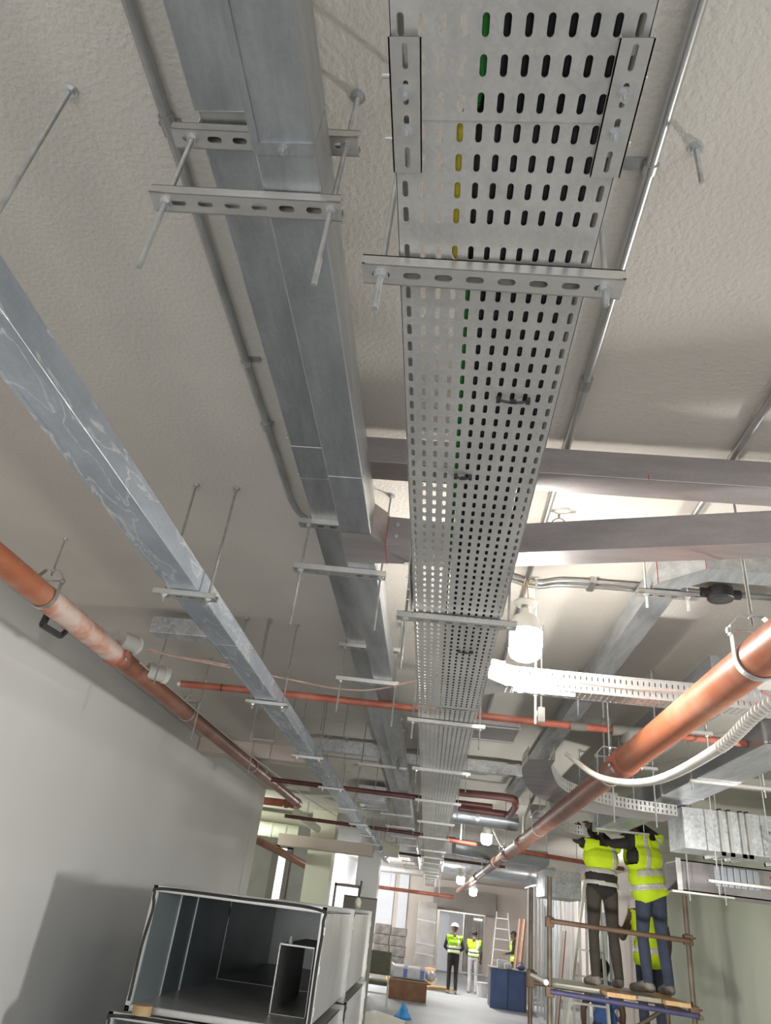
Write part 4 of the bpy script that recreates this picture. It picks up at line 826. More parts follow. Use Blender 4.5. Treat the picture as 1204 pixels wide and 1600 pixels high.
# ------------------------------------------------------------------ stacked duct sections in the foreground
def open_duct(name, label, x0, x1, y0, y1, z0, z1, ribs=(), front=True, back=True, lab2='stacked duct sections'):
    t = thing(name, ((x0 + x1) / 2, (y0 + y1) / 2, z0), label, 'duct section', lab2)
    e = 0.004
    def panel(nm, mat, *q):
        b = MB(); b.box(*q); return b.build(nm, mat, t)
    panel('side_panel', 'ductblue', x0, x0 + e, y0, y1, z0, z1); panel('side_panel', 'ductskin', x1 - e, x1, y0, y1, z0, z1)
    panel('bottom_panel', 'ductskin', x0, x1, y0, y1, z0, z0 + e); panel('top_panel', 'ductskin', x0, x1, y0, y1, z1 - e, z1)
    for y in ribs:
        panel('inner_seam', 'flange', x0 + e, x0 + e + 0.006, y - 0.004, y + 0.004, z0, z1)
    for yy, s, on in ((y0, -1, front), (y1, 1, back)):
        if not on: continue
        w = 0.032; ya, yb = yy - 0.012, yy + 0.012
        b = MB(); b.box(x0 - w, x1 + w, ya, yb, z1, z1 + w); b.box(x0 - w, x1 + w, ya, yb, z0 - w, z0); b.box(x0 - w, x0, ya, yb, z0, z1); b.box(x1, x1 + w, ya, yb, z0, z1)
        f = b.build('flange', 'flange', t)
        if s < 0:
            g = 0.016; q = w * 0.5
            b = MB(); b.tube(smoothpath([(x0 - q, ya - 0.004, z0 + 0.02), (x0 - q - 0.004, ya - 0.004, (z0 + z1) / 2), (x0 - q + 0.012, ya - 0.004, z1 - 0.11), (x0 - q - 0.002, ya - 0.004, z1 - 0.02), (x0 + 0.03, ya - 0.004, z1 + q), ((x0 + x1) / 2, ya - 0.004, z1 + q + 0.004), (x1 - 0.03, ya - 0.004, z1 + q), (x1 + q + 0.004, ya - 0.004, z1 - 0.06), (x1 + q, ya - 0.004, (z0 + z1) / 2), (x1 + q, ya - 0.004, z0 + 0.02)], 8), 0.0095, 8)
            b.build('gasket', 'gasket', f, True)
            for cx in (x0 - w, x1 + w):
                for cz in (z0 - w, z1 + w):
                    b = MB(); sx = 1 if cx < 0.5 * (x0 + x1) else -1; sz = 1 if cz < 0.5 * (z0 + z1) else -1
                    b.box(min(cx, cx + sx * 0.075), max(cx, cx + sx * 0.075), ya - 0.004, ya, min(cz, cz + sz * 0.028), max(cz, cz + sz * 0.028)); b.box(min(cx, cx + sx * 0.028), max(cx, cx + sx * 0.028), ya - 0.004, ya, min(cz, cz + sz * 0.075), max(cz, cz + sz * 0.075))
                    k = b.build('corner_piece', 'flange', f); b = MB(); b.tube([(cx + sx * 0.014, ya - 0.006, cz + sz * 0.014), (cx + sx * 0.014, ya - 0.003, cz + sz * 0.014)], 0.006, 8); b.build('bolt_hole', 'gasket', k)
        for z in np.linspace(z0 + 0.1, z1 - 0.1, 3):
            b = MB(); b.box(x1 + w - 0.004, x1 + w + 0.006, ya - 0.008, yb + 0.008, z - 0.022, z + 0.022); b.build('cleat', 'strut', f)
    return t
SX0, SX1 = -1.78, -0.675
open_duct('duct_section', 'big open duct section on top of the front stack, with a small duct inside', SX0, SX1, 5.2, 7.2, 1.165, 1.79, (5.72, 6.15))
open_duct('duct_section', 'open duct section beneath the big front duct, a tape roll on its flange', SX0 - 0.06, SX1 + 0.02, 5.12, 7.05, 0.50, 1.098)
open_duct('duct_section', 'upper duct section of the stack behind, its flange shining', SX0, SX1, 7.25, 9.5, 1.165, 1.79, front=True)
b = MB(); b.box(SX0, SX1, 9.49, 9.50, 1.165, 1.79); b.build('light_stop', 'ductskin', bpy.data.objects['duct_section.002'])  # sheet added to shut out light and keep the duct interior dark
open_duct('duct_section', 'lower duct section of the stack behind', SX0 + 0.02, SX1 + 0.02, 7.28, 9.5, 0.50, 1.098)
for (ya, yb, lab) in ((5.2, 7.0, 'bottom duct section of the front stack'), (7.3, 9.4, 'bottom duct section of the stack behind')):
    open_duct('duct_section', lab, SX0, SX1, ya, yb, 0.035, 0.43, back=False)
sm = thing('small_duct', (-0.85, 5.9, 1.17), 'small open duct stored inside the big front duct', 'duct section')
x0, x1, y0, y1, z0, z1 = -0.985, -0.745, 5.62, 6.8, 1.172, 1.57
for nm, q in (('side_panel', (x0, x0 + .004, y0, y1, z0, z1)), ('side_panel', (x1 - .004, x1, y0, y1, z0, z1)), ('bottom_panel', (x0, x1, y0, y1, z0, z0 + .004)), ('top_panel', (x0, x1, y0, y1, z1 - .004, z1)), ('inner_seam', (x1 - 0.1, x1 - 0.09, y1 - 0.4, y1, z0 + 0.06, z1)),
              ('edge_lip', (x0 - .004, x1, y0 - .004, y0, z1 - .006, z1 + .004)), ('edge_lip', (x0 - .004, x0 + .004, y0 - .004, y0, z0, z1))):
    b = MB(); b.box(*q); b.build(nm, 'strut' if 'lip' in nm else 'ductskin', sm)
tag(part('cable_gland', 'pvcwhite', None, lambda b: b.lathe((-0.93, 5.7, 1.574), [(0.014, 0), (0.014, 0.02), (0.009, 0.022), (0.012, 0.035), (0.006, 0.045)], 12), True), 'tiny white fitting standing on the small duct', 'fitting')
tag(part('tape_roll', 'cardboard', None, lambda b: b.lathe((-1.68, 5.13, 1.131), [(0.035, 0), (0.058, 0), (0.058, 0.05), (0.035, 0.05)], 20), True), 'tape roll lying on the flange at the lower left of the front duct', 'tape')
tag(part('brush', 'black', None, lambda b: (b.tube([(-0.80, 9.3, 1.93), (-0.79, 9.3, 2.12)], 0.012, 8),), True), 'dark handle sticking up behind the stacked ducts', 'brush')
o = bpy.data.objects['brush']; part('brush_head', 'column', o, lambda b: b.lathe((-0.805, 9.3, 1.823), [(0.02, 0), (0.035, 0.02), (0.04, 0.08), (0.02, 0.12)], 12), True)
tb_ = thing('leaning_board', (-0.85, 10.0, 0), 'flat taupe board standing behind the stacked ducts', 'board')
part('board_sheet', 'taupe', tb_, lambda b: b.bbox(-1.05, -0.63, 10.0, 10.05, 0, 1.95, 0.004)); part('edge_strip', 'darkside', tb_, lambda b: b.box(-1.05, -0.63, 9.99, 10.06, 1.95, 1.965))

# ------------------------------------------------------------------ scaffold
sc = thing('scaffold', (2.03, 9.3, 0), 'rusty tube scaffold tower under the workers', 'scaffold')
R = 0.026
for (x, y, zt, mt) in ((1.32, 8.8, 2.38, 'scaf'), (2.76, 8.8, 2.36, 'scaf'), (1.25, 9.8, 2.30, 'scaf'), (2.78, 9.8, 1.9, 'scaf')):
    p = part('standard', mt, sc, lambda b: b.tube([(x, y, 0.02), (x, y, zt)], R, 12), True)
    part('base_plate', 'scaf', p, lambda b: b.box(x - 0.07, x + 0.07, y - 0.07, y + 0.07, 0, 0.02))
    for z in (1.32, 1.945 if y < 9 else 1.40):
        part('coupler', 'rust', p, lambda b: (b.bbox(x - 0.045, x + 0.045, y - 0.05, y + 0.045, z - 0.05, z + 0.05, 0.012), b.tube([(x + 0.04, y - 0.02, z + 0.02), (x + 0.075, y - 0.02, z + 0.02)], 0.012, 6)))
part('guard_rail', 'rust', sc, lambda b: b.tube([(1.32, 8.745, 1.955), (2.76, 8.745, 1.935)], 0.024, 12), True)
part('ledger', 'scafblue', sc, lambda b: b.tube([(1.32, 8.745, 1.325), (2.78, 8.745, 1.29)], 0.024, 12), True)
part('ledger', 'scaf', sc, lambda b: b.tube([(1.25, 9.85, 1.32), (2.78, 9.85, 1.30)], 0.024, 12), True)
part('transom', 'aluminium', sc, lambda b: b.tube([(1.27, 8.7, 1.40), (1.25, 9.9, 1.40)], 0.026, 12), True)
part('transom', 'scaf', sc, lambda b: b.tube([(2.80, 8.7, 1.28), (2.80, 9.9, 1.28)], 0.024, 12), True)
part('ledger', 'scaf', sc, lambda b: b.tube([(1.25, 8.80, 0.30), (2.80, 8.80, 0.28)], 0.024, 10), True)
part('brace', 'scaf', sc, lambda b: b.tube([(1.25, 9.85, 0.3), (2.78, 9.85, 1.25)], 0.022, 10), True)
for k, (x0, x1, y0, z, mt, lab) in enumerate(((1.88, 2.17, 8.70, 1.352, 'wood', 'pale wooden platform plank under the left worker'), (2.18, 2.44, 8.78, 1.351, 'woodgrey', 'grey wooden platform plank between two pale ones'), (2.46, 2.705, 8.70, 1.35, 'wood', 'orange wooden platform plank at the right scaffold post'), (1.36, 1.86, 8.95, 1.352, 'fibreglass', 'whitish platform board at the left of the scaffold'))):
    tag(part('scaffold_plank', mt, None, lambda b: b.bbox(x0, x1, y0, 9.95, z, z + 0.04, 0.004)), lab, 'plank', 'scaffold planks')
# cream step ladder behind the scaffold
ld = thing('step_ladder', (1.95, 10.6, 0), 'cream fibreglass step ladder behind the scaffold', 'ladder')
for (xb, xt, yb, yt) in ((1.60, 2.12, 10.3, 10.9), (2.30, 2.28, 10.35, 10.9)):
    part('stile', 'fibreglass', ld, lambda b: b.bar((xb, yb, 0), (xt, yt, 2.55), 0.03, 0.07, (0, 1, 0)))
for k in range(8):
    f = (k + 1) / 9.0; part('tread', 'aluminium', ld, lambda b: b.bar((1.60 + 0.52 * f, 10.3 + .6 * f, 2.55 * f), (2.30 - .02 * f, 10.35 + .55 * f, 2.55 * f), 0.07, 0.02))
for (xb, xt) in ((1.75, 2.14), (2.32, 2.27)): part('rear_leg', 'fibreglass', ld, lambda b: b.bar((xb, 11.5, 0), (xt, 10.95, 2.5), 0.025, 0.05, (0, 1, 0)))
part('top_cap', 'wood', ld, lambda b: b.bbox(2.08, 2.32, 10.82, 11.02, 2.53, 2.58, 0.01))
# aluminium step ladder far away
ld = thing('step_ladder', (2.6, 28, 0), 'aluminium step ladder leaning open near the end wall', 'ladder')
for (xb, xt) in ((2.20, 2.42), (2.98, 2.80)): part('stile', 'aluminium', ld, lambda b: b.bar((xb, 27.6, 0), (xt, 28.2, 2.25), 0.03, 0.09, (0, 1, 0)))
for k in range(7):
    f = (k + 0.7) / 7.3; part('tread', 'aluminium', ld, lambda b: b.bar((2.20 + .22 * f, 27.6 + .6 * f, 2.25 * f), (2.98 - .18 * f, 27.6 + .6 * f, 2.25 * f), 0.1, 0.035))
for (xb, xt) in ((2.2, 2.45), (2.98, 2.78)): part('rear_leg', 'aluminium', ld, lambda b: b.bar((xb, 29.2, 0), (xt, 28.3, 2.2), 0.03, 0.05, (0, 1, 0)))

# ------------------------------------------------------------------ stud partition at right
sp = thing('stud_partition', (2.9, 18, 0), 'row of upright metal studs of an unfinished partition behind the scaffold', 'partition')
for i in range(18):
    y = 13.4 + i * 0.6; x = 2.95 + random.uniform(-0.03, 0.03)
    part('stud', 'stud', sp, lambda b: (b.box(x - 0.022, x + 0.022, y - 0.001, y + 0.001, 0.03, 2.9), b.box(x - 0.024, x - 0.021, y, y + 0.04, 0.03, 2.9), b.box(x + 0.021, x + 0.024, y, y + 0.04, 0.03, 2.9)))
part('floor_track', 'stud', sp, lambda b: b.box(2.90, 3.0, 13.3, 24.3, 0, 0.03)); part('head_track', 'stud', sp, lambda b: b.box(2.90, 3.0, 13.3, 24.3, 2.9, 2.94))
for i, (x, y0, y1, z1, mt, nm, lab) in enumerate(((3.05, 13.5, 14.6, 2.25, 'board', 'plasterboard_sheet', 'white plasterboard sheet standing behind the studs'), (3.05, 19.2, 20.4, 2.4, 'board', 'plasterboard_sheet', 'white plasterboard sheet behind the farther studs'))):
    t = thing(nm, (x, y0, 0), lab, 'board'); part('sheet', mt, t, lambda b: b.bbox(x, x + 0.025, y0, y1, 0, z1, 0.003)); part('tape_edge', 'wallbeige', t, lambda b: b.box(x - 0.001, x + 0.026, y0 - 0.004, y0, 0, z1))
for i, (x, y, z1, lab) in enumerate(((2.75, 24.6, 2.1, 'brown door leaf leaning against the studs, nearer one'), (2.72, 25.6, 2.1, 'brown door leaf leaning against the studs, farther one'), (2.55, 16.4, 1.9, 'dark narrow board leaning against the studs beside the scaffold post'))):
    t = thing('door_leaf', (x, y, 0), lab, 'door leaf'); part('leaf', 'doorwood', t, lambda b: b.bar((x, y, 0.0), (x + 0.2, y, z1), 0.6 if i < 2 else 0.3, 0.04, (1, 0, 0))); part('edge', 'wallbeige', t, lambda b: b.bar((x - 0.025, y - 0.2, 0.0), (x + 0.175, y - 0.2, z1), 0.02, 0.01, (1, 0, 0)))

# ------------------------------------------------------------------ things on the far floor
bxo = thing('blue_cabinet', (2.2, 22.4, 0), 'blue box-shaped worktop with clutter on it', 'cabinet')
part('front_panel', 'bluebox', bxo, lambda b: b.bbox(1.78, 2.235, 22.0, 22.04, 0.0, 0.86, 0.004)); part('front_panel', 'bluebox', bxo, lambda b: b.bbox(2.245, 2.66, 22.0, 22.04, 0.0, 0.86, 0.004))
part('body', 'darkside', bxo, lambda b: b.bbox(1.79, 2.72, 22.04, 22.9, 0.0, 0.85, 0.004)); part('top', 'packgrey', bxo, lambda b: b.bbox(1.76, 2.76, 21.97, 22.95, 0.861, 0.885, 0.004))
tag(part('carton', 'packwhite', None, lambda b: (b.bbox(1.98, 2.22, 22.3, 22.5, 0.886, 1.06, 0.006), b.box(1.98, 2.22, 22.38, 22.42, 1.06, 1.063))), 'white carton on the blue cabinet, larger one', 'carton')
tag(part('carton', 'packwhite', None, lambda b: (b.bbox(2.14, 2.34, 22.05, 22.2, 0.886, 1.0, 0.006), b.box(2.23, 2.25, 22.05, 22.2, 1.0, 1.003))), 'white carton on the blue cabinet, smaller one in front', 'carton')
tag(part('tool_bag', 'bluebox', None, lambda b: (b.ball((2.58, 22.2, 0.945), 0.12, 0.09, 0.06), b.tube(smoothpath([(2.50, 22.2, 0.97), (2.54, 22.2, 1.05), (2.62, 22.2, 1.05), (2.66, 22.2, 0.97)], 4), 0.012, 6)), True), 'blue cloth bag on the right end of the cabinet', 'bag')
bk = thing('bucket', (1.63, 24.6, 0), 'white paint bucket left of the blue cabinet', 'bucket')
part('body', 'packwhite', bk, lambda b: b.lathe((1.75, 24.6, 0), [(0.14, 0), (0.165, 0.34), (0.175, 0.345), (0.175, 0.36), (0.15, 0.362)], 18), True); part('bail', 'rod', bk, lambda b: b.tube([(1.75 + 0.17 * math.cos(a), 24.6, 0.34 - 0.12 * math.sin(a)) for a in [math.pi * i / 10 for i in range(11)]], 0.006, 6))
pk = thing('carton_stack', (-0.3, 21.2, 0), 'brown carton carrying the white wrapped pack', 'carton')
part('carton_body', 'brownbox', pk, lambda b: b.bbox(-0.80, 0.14, 20.8, 21.8, 0, 0.42, 0.01)); part('carton_flap', 'cardboard', pk, lambda b: b.bbox(-0.80, 0.14, 20.79, 20.82, 0.40, 0.425, 0.004))
pk = thing('wrapped_pack', (-0.3, 21.2, 0.43), 'white plastic-wrapped pack with blue stripes on the brown carton', 'pack')
part('pack_body', 'packwhite', pk, lambda b: b.bbox(-0.76, 0.10, 20.85, 21.75, 0.43, 0.68, 0.05))
for x in (-0.42, 0.0): part('blue_stripe', 'packblue', pk, lambda b: (b.box(x - 0.05, x + 0.05, 20.846, 20.851, 0.46, 0.65), b.box(x - 0.05, x + 0.05, 20.9, 21.7, 0.679, 0.684)))
part('loose_wrap', 'packwhite', pk, lambda b: b.ball((0.22, 21.0, 0.55), 0.13, 0.2, 0.12), True); part('loose_wrap', 'packwhite', pk, lambda b: b.ball((-0.8, 20.95, 0.60), 0.14, 0.2, 0.16), True)
for i in range(4):
    for j in range(2):
        x = -1.70 + 0.54 * j + 0.03 * (i % 2); z = 0.30 + 0.29 * i
        t = thing('block_pack', (x + .25, 27.3, z), 'grey strapped block pack, %s row from the floor, %s of the pair' % (ORDN[i], ('left', 'right')[j]), 'pack', 'grey block packs')
        part('pack_body', 'packgrey', t, lambda b: b.bbox(x, x + 0.52, 27.0, 27.6, z, z + (0.28 if not (i == 3 and j == 1) else 0.22), 0.012)); part('strap', 'darkside', t, lambda b: b.box(x + 0.2, x + 0.24, 26.99, 27.61, z - 0.001, z + 0.2))
pl = thing('pallet', (-1.1, 27.3, 0), 'low wooden pallet under the grey block packs', 'pallet')
for k in range(3): part('bearer', 'woodgrey', pl, lambda b: b.box(-1.75, -0.55, 26.95 + k * 0.28, 27.05 + k * 0.28, 0, 0.2))
for k in range(4): part('deck_board', 'woodgrey', pl, lambda b: b.box(-1.78 + k * 0.32, -1.54 + k * 0.32, 26.9, 27.7, 0.2, 0.298))
for k, (x0, y0, x1, y1, z, w_) in enumerate(((-1.1, 25.3, 0.25, 26.1, 0.02, 0.3), (-1.0, 25.0, 0.35, 25.8, 0.10, 0.3), (-0.9, 25.4, 0.45, 25.3, 0.20, 0.28), (-0.7, 25.2, 0.3, 26.2, 0.29, 0.3), (-0.1, 24.6, 0.85, 25.2, 0.02, 0.4), (-1.15, 25.6, -0.05, 26.4, 0.40, 0.28))):
    t = thing('timber_plank', ((x0 + x1) / 2, (y0 + y1) / 2, z), ['bottom long plank of the timber heap', 'second long plank of the timber heap', 'plank lying across the timber heap', 'slanted plank near the top of the timber heap', 'tan board at the front of the timber heap near the standing pair', 'topmost plank of the timber heap'][k], 'plank', 'timber heap')
    part('plank_body', ['cardboard', 'wood', 'woodgrey', 'wood', 'cardboard', 'woodgrey'][k], t, lambda b: b.bar((x0, y0, z + 0.018), (x1, y1, z + 0.018 + (0.12 if k == 3 else 0)), w_, 0.075)); part('cut_end', 'wood', t, lambda b: b.bar((x1, y1, z + 0.018 + (0.12 if k == 3 else 0)), (x1 + 0.006, y1, z + 0.018 + (0.12 if k == 3 else 0)), w_ * 0.9, 0.03))
ch = thing('trolley_chair', (-0.95, 18.4, 0), 'olive office chair frame beside the stacked ducts', 'chair')
part('backrest', 'olive', ch, lambda b: b.bbox(-1.22, -0.70, 18.3, 18.38, 0.62, 1.06, 0.03)); part('seat', 'olive', ch, lambda b: b.bbox(-1.20, -0.72, 18.35, 18.85, 0.42, 0.50, 0.02))
for x in (-1.2, -0.73):
    part('leg', 'fibreglass', ch, lambda b: b.bar((x, 18.33, 0), (x, 18.33, 0.64), 0.03, 0.03)); part('leg', 'fibreglass', ch, lambda b: b.bar((x, 18.83, 0), (x, 18.83, 0.42), 0.03, 0.03))
part('cross_bar', 'fibreglass', ch, lambda b: b.bar((-1.2, 18.32, 0.28), (-0.73, 18.32, 0.28), 0.03, 0.03))
tag(part('plastic_bag', 'bluebag', None, lambda b: b.rings([[(-0.33 + r * math.cos(a) * (1 + 0.25 * math.sin(3 * a + z * 9)), 17.3 + r * 0.7 * math.sin(a), z) for a in [2 * math.pi * i / 12 for i in range(12)]] for r, z in ((0.16, 0.005), (0.17, 0.03), (0.10, 0.10), (0.07, 0.18), (0.03, 0.26))]), True), 'crumpled bright blue plastic bag on the floor', 'bag')
tag(part('floor_sheet', 'fibreglass', None, lambda b: b.add([(-1.3, 14.5, 0.02), (-0.35, 15.2, 0.015), (-0.25, 16.9, 0.02), (-0.9, 17.6, 0.05), (-1.4, 16.4, 0.03), (-0.75, 16.0, 0.09), (-1.3, 14.5, 0.001), (-0.35, 15.2, 0.001), (-0.25, 16.9, 0.001), (-0.9, 17.6, 0.001), (-1.4, 16.4, 0.001)],
     [(0, 1, 5), (1, 2, 5), (2, 3, 5), (3, 4, 5), (4, 0, 5), (0, 6, 7, 1), (1, 7, 8, 2), (2, 8, 9, 3), (3, 9, 10, 4), (4, 10, 6, 0), (10, 9, 8, 7, 6)])), 'pale crumpled sheet on the floor behind the stacked ducts', 'sheet')
t = thing('wrapped_panel', (0.0, 32.8, 0), 'grey plastic-wrapped tall panel leaning beside the doorway', 'door')  # flat panel wrapped in grey plastic
part('panel_body', 'sheet', t, lambda b: b.bbox(-0.35, 0.42, 32.7, 32.85, 0, 2.35, 0.02))
for z in (0.55, 0.9, 1.7): part('tape_band', 'packwhite', t, lambda b: b.bar((-0.35, 32.69, z), (0.42, 32.69, z - 0.05), 0.02, 0.05, (0, 0, 1)))
t = thing('doorway_sheet', (2.0, 34.3, 0), 'hanging dusty plastic sheet in the far doorway', 'sheet')
part('sheet_drop', 'sheet', t, lambda b: b.rings([[(1.6 + 0.06 * i, 34.25 + 0.03 * (i % 2), z) for i in range(15)] + [(1.6 + 0.06 * i, 34.29 + 0.03 * (i % 2), z) for i in reversed(range(15))] for z in (0.05, 1.0, 2.1)]))
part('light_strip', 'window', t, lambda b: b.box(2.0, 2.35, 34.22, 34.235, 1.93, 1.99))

# ------------------------------------------------------------------ people
def capsule(b, a, c, ra, rc, n=12):
    a = Vector(a); c = Vector(c); d = c - a; L = d.length
    if L < 1e-6: d = Vector((0, 0, 1)); c = a + d * 1e-4
    d.normalize(); pts = []; rs = []
    for t in (-0.97, -0.75, -0.4): pts.append(a + d * ra * t); rs.append(ra * math.sqrt(1 - t * t))
    pts += [a, c]; rs += [ra, rc]
    for t in (0.4, 0.75, 0.97): pts.append(c + d * rc * t); rs.append(rc * math.sqrt(1 - t * t))
    b.tube(pts, rs, n)
def remeshed(b, voxel, smooth_it=3):
    me = b.mesh('tmp', 'skin'); o = bpy.data.objects.new('tmp', me); COL.objects.link(o)
    r = o.modifiers.new('r', 'REMESH'); r.mode = 'VOXEL'; r.voxel_size = voxel; r.use_smooth_shade = True
    s = o.modifiers.new('s', 'SMOOTH'); s.iterations = smooth_it; s.factor = 0.5
    dg = bpy.context.evaluated_depsgraph_get(); dg.update()
    ev = o.evaluated_get(dg); m2 = bpy.data.meshes.new_from_object(ev)
    bpy.data.objects.remove(o); bpy.data.meshes.remove(me)
    return m2
def hand_caps(w, el, fwd_hint, out, curl=0.9, side=1):
    """capsules of a palm and five fingers at wrist w, reached from elbow el"""
    w = Vector(w); d = (w - Vector(el)).normalized(); n = Vector(fwd_hint); n = (n - d * n.dot(d)).normalized(); s = d.cross(n).normalized() * side
    out.append((w, w + d * 0.05, 0.024, 0.026, 'hand'))
    for k, (off, L) in enumerate(((-0.030, 0.062), (-0.010, 0.074), (0.010, 0.078), (0.030, 0.070))):
        p0 = w + d * 0.045 + s * off * 0.7; p1 = w + d * 0.088 + s * off; out.append((p0, p1, 0.015, 0.011, 'hand'))
        p2 = p1 + (d * math.cos(curl * 0.6) + n * math.sin(curl * 0.6)) * L * 0.5; p3 = p2 + (d * math.cos(curl * 1.3) + n * math.sin(curl * 1.3)) * L * 0.45
        out.append((p1, p2, 0.0095, 0.009, 'hand')); out.append((p2, p3, 0.009, 0.0075, 'hand'))
    t0 = w + d * 0.02 + s * 0.024; t1 = t0 + (d * 0.6 + s * 0.7 + n * 0.3).normalized() * 0.042; t2 = t1 + (d * 0.8 + n * 0.5).normalized() * 0.032
    out.append((t0, t1, 0.014, 0.0115, 'hand')); out.append((t1, t2, 0.011, 0.009, 'hand'))
def person(label, base, yaw, J, mats, voxel=0.016, vest=None, bands=(), helmet=False, scale=1.0, hair=True, glove=False, vbands=True, hip_lo=-0.12, loose=0.020, hem=0.0, bandmat='reflect', blackband=None):
    D = dict(pelvis=(0, 0, .95), waist=(0, 0, 1.08), chest=(0, .0, 1.27), upper=(0, -.01, 1.40), neck=(0, .0, 1.49), head=(0, .03, 1.62),
             hipL=(-.09, 0, .92), hipR=(.09, 0, .92), kneeL=(-.10, .03, .50), kneeR=(.10, .03, .50), ankL=(-.105, -.02, .09), ankR=(.105, -.02, .09), toeL=(-.13, .17, .04), toeR=(.13, .17, .04),
             shL=(-.185, -.01, 1.415), shR=(.185, -.01, 1.415), elL=(-.235, -.03, 1.13), elR=(.235, -.03, 1.13), wrL=(-.235, .07, .90), wrR=(.235, .07, .90))
    D.update(J); rot = Matrix.Rotation(yaw, 3, 'Z'); B0 = Vector(base)
    P = {k: B0 + rot @ (Vector(v) * scale) for k, v in D.items()}
    fw = rot @ Vector((0, 1, 0)); rt = rot @ Vector((1, 0, 0))
    spine = (P['upper'] - P['pelvis']); sl = spine.length; sd = spine / sl
    def lat(c, w, nm=None): return P[c] - rt * w * scale, P[c] + rt * w * scale
    k = scale; C = []
    a, c = lat('pelvis', .075); C.append((a, c, .105 * k, .105 * k, 'torso_low'))
    a, c = lat('waist', .055); C.append((a, c, .105 * k, .105 * k, 'torso'))
    a, c = lat('chest', .075); C.append((a, c, .115 * k, .115 * k, 'torso'))
    a, c = lat('upper', .085); C.append((a, c, .095 * k, .095 * k, 'torso'))
    C.append((P['upper'], P['pelvis'], .10 * k, .10 * k, 'torso'))
    C.append((P['shL'] * 0.85 + P['shR'] * 0.15, P['shR'] * 0.85 + P['shL'] * 0.15, .066 * k, .066 * k, 'torso'))
    torso = list(C)
    C.append((P['upper'], P['neck'] * .6 + P['head'] * .4, .062 * k, .052 * k, 'neck'))
    hd = (P['head'] - P['neck']).normalized()
    C.append((P['head'] - hd * .02 * k, P['head'] + hd * .045 * k, .082 * k, .088 * k, 'head'))
    face = (fw - hd * fw.dot(hd)).normalized()
    C.append((P['head'] - hd * .03 * k + face * .035 * k, P['head'] - hd * .075 * k + face * .045 * k, .055 * k, .040 * k, 'head'))        # jaw
    C.append((P['head'] + face * .085 * k + hd * .0, P['head'] + face * .105 * k - hd * .03 * k, .011 * k, .014 * k, 'head'))             # nose
    C.append((P['head'] + face * .088 * k - hd * .062 * k - rt * .018 * k, P['head'] + face * .088 * k - hd * .062 * k + rt * .018 * k, .009 * k, .009 * k, 'head'))   # mouth
    for s in (-1, 1): C.append((P['head'] + rt * s * .083 * k + hd * .015 * k, P['head'] + rt * s * .085 * k - hd * .025 * k, .016 * k, .011 * k, 'head'))    # ears
    for s in 'LR':
        C.append((P['hip' + s], P['knee' + s], .092 * k, .062 * k, 'leg')); C.append((P['knee' + s], P['ank' + s] + (P['knee' + s] - P['ank' + s]) * .55, .060 * k, .062 * k, 'leg')); C.append((P['ank' + s] + (P['knee' + s] - P['ank' + s]) * .55, P['ank' + s], .062 * k, .050 * k, 'leg'))
        C.append((P['ank' + s] - Vector((0, 0, .01)), P['toe' + s], .052 * k, .038 * k, 'shoe')); hl = P['ank' + s] - (P['toe' + s] - P['ank' + s]).normalized() * .03 * k; C.append((hl - Vector((0, 0, .04 * k)), P['toe' + s], .045 * k, .04 * k, 'shoe'))
        C.append((P['sh' + s], P['el' + s], .058 * k, .045 * k, 'arm')); C.append((P['el' + s], P['el' + s] * .6 + P['wr' + s] * .4, .045 * k, .043 * k, 'fore')); C.append((P['el' + s] * .6 + P['wr' + s] * .4, P['wr' + s], .043 * k, .029 * k, 'fore'))
        hc = []; hand_caps(P['wr' + s], P['el' + s], fw, hc, side=1 if s == 'L' else -1); C += hc
    b = MB()
    for q in C: capsule(b, q[0], q[1], q[2], q[3], 10)
    me = remeshed(b, voxel)
    order = ['torso', 'torso_low', 'neck', 'head', 'leg', 'shoe', 'arm', 'fore', 'hand']
    names = []
    for m_ in order:
        mm = mats.get(m_, {'neck': 'skin', 'head': 'skin', 'hand': 'glove' if glove else 'skin', 'fore': mats.get('arm', 'skin'), 'torso_low': mats['leg'], 'shoe': 'boot'}.get(m_)); names.append(mm)
    me.materials.clear()
    for nm in names: me.materials.append(M[nm])
    n = len(me.polygons); cen = np.empty(n * 3); me.polygons.foreach_get('center', cen); cen = cen.reshape(-1, 3)
    best = np.full(n, 1e9); idx = np.zeros(n, int)
    for q in C:
        a = np.array(q[0]); c = np.array(q[1]); d = c - a; L2 = max(d @ d, 1e-9); t = np.clip(((cen - a) @ d) / L2, 0, 1)
        dist = np.linalg.norm(cen - a - t[:, None] * d, axis=1) - (q[2] + (q[3] - q[2]) * t)
        w = dist < best; best[w] = dist[w]; idx[w] = order.index(q[4])
    me.polygons.foreach_set('material_index', idx.astype(np.int32)); me.polygons.foreach_set('use_smooth', [True] * n)
    def link(me, name, parent=None):
        me.transform(Matrix.Translation(-B0)); me.name = name
        o = bpy.data.objects.new(name, me); COL.objects.link(o); ORG[o.name] = B0.copy()
        if parent: o.parent = parent
        else: o.location = B0
        return o
    root = link(me, 'person'); tag(root, label, 'person')
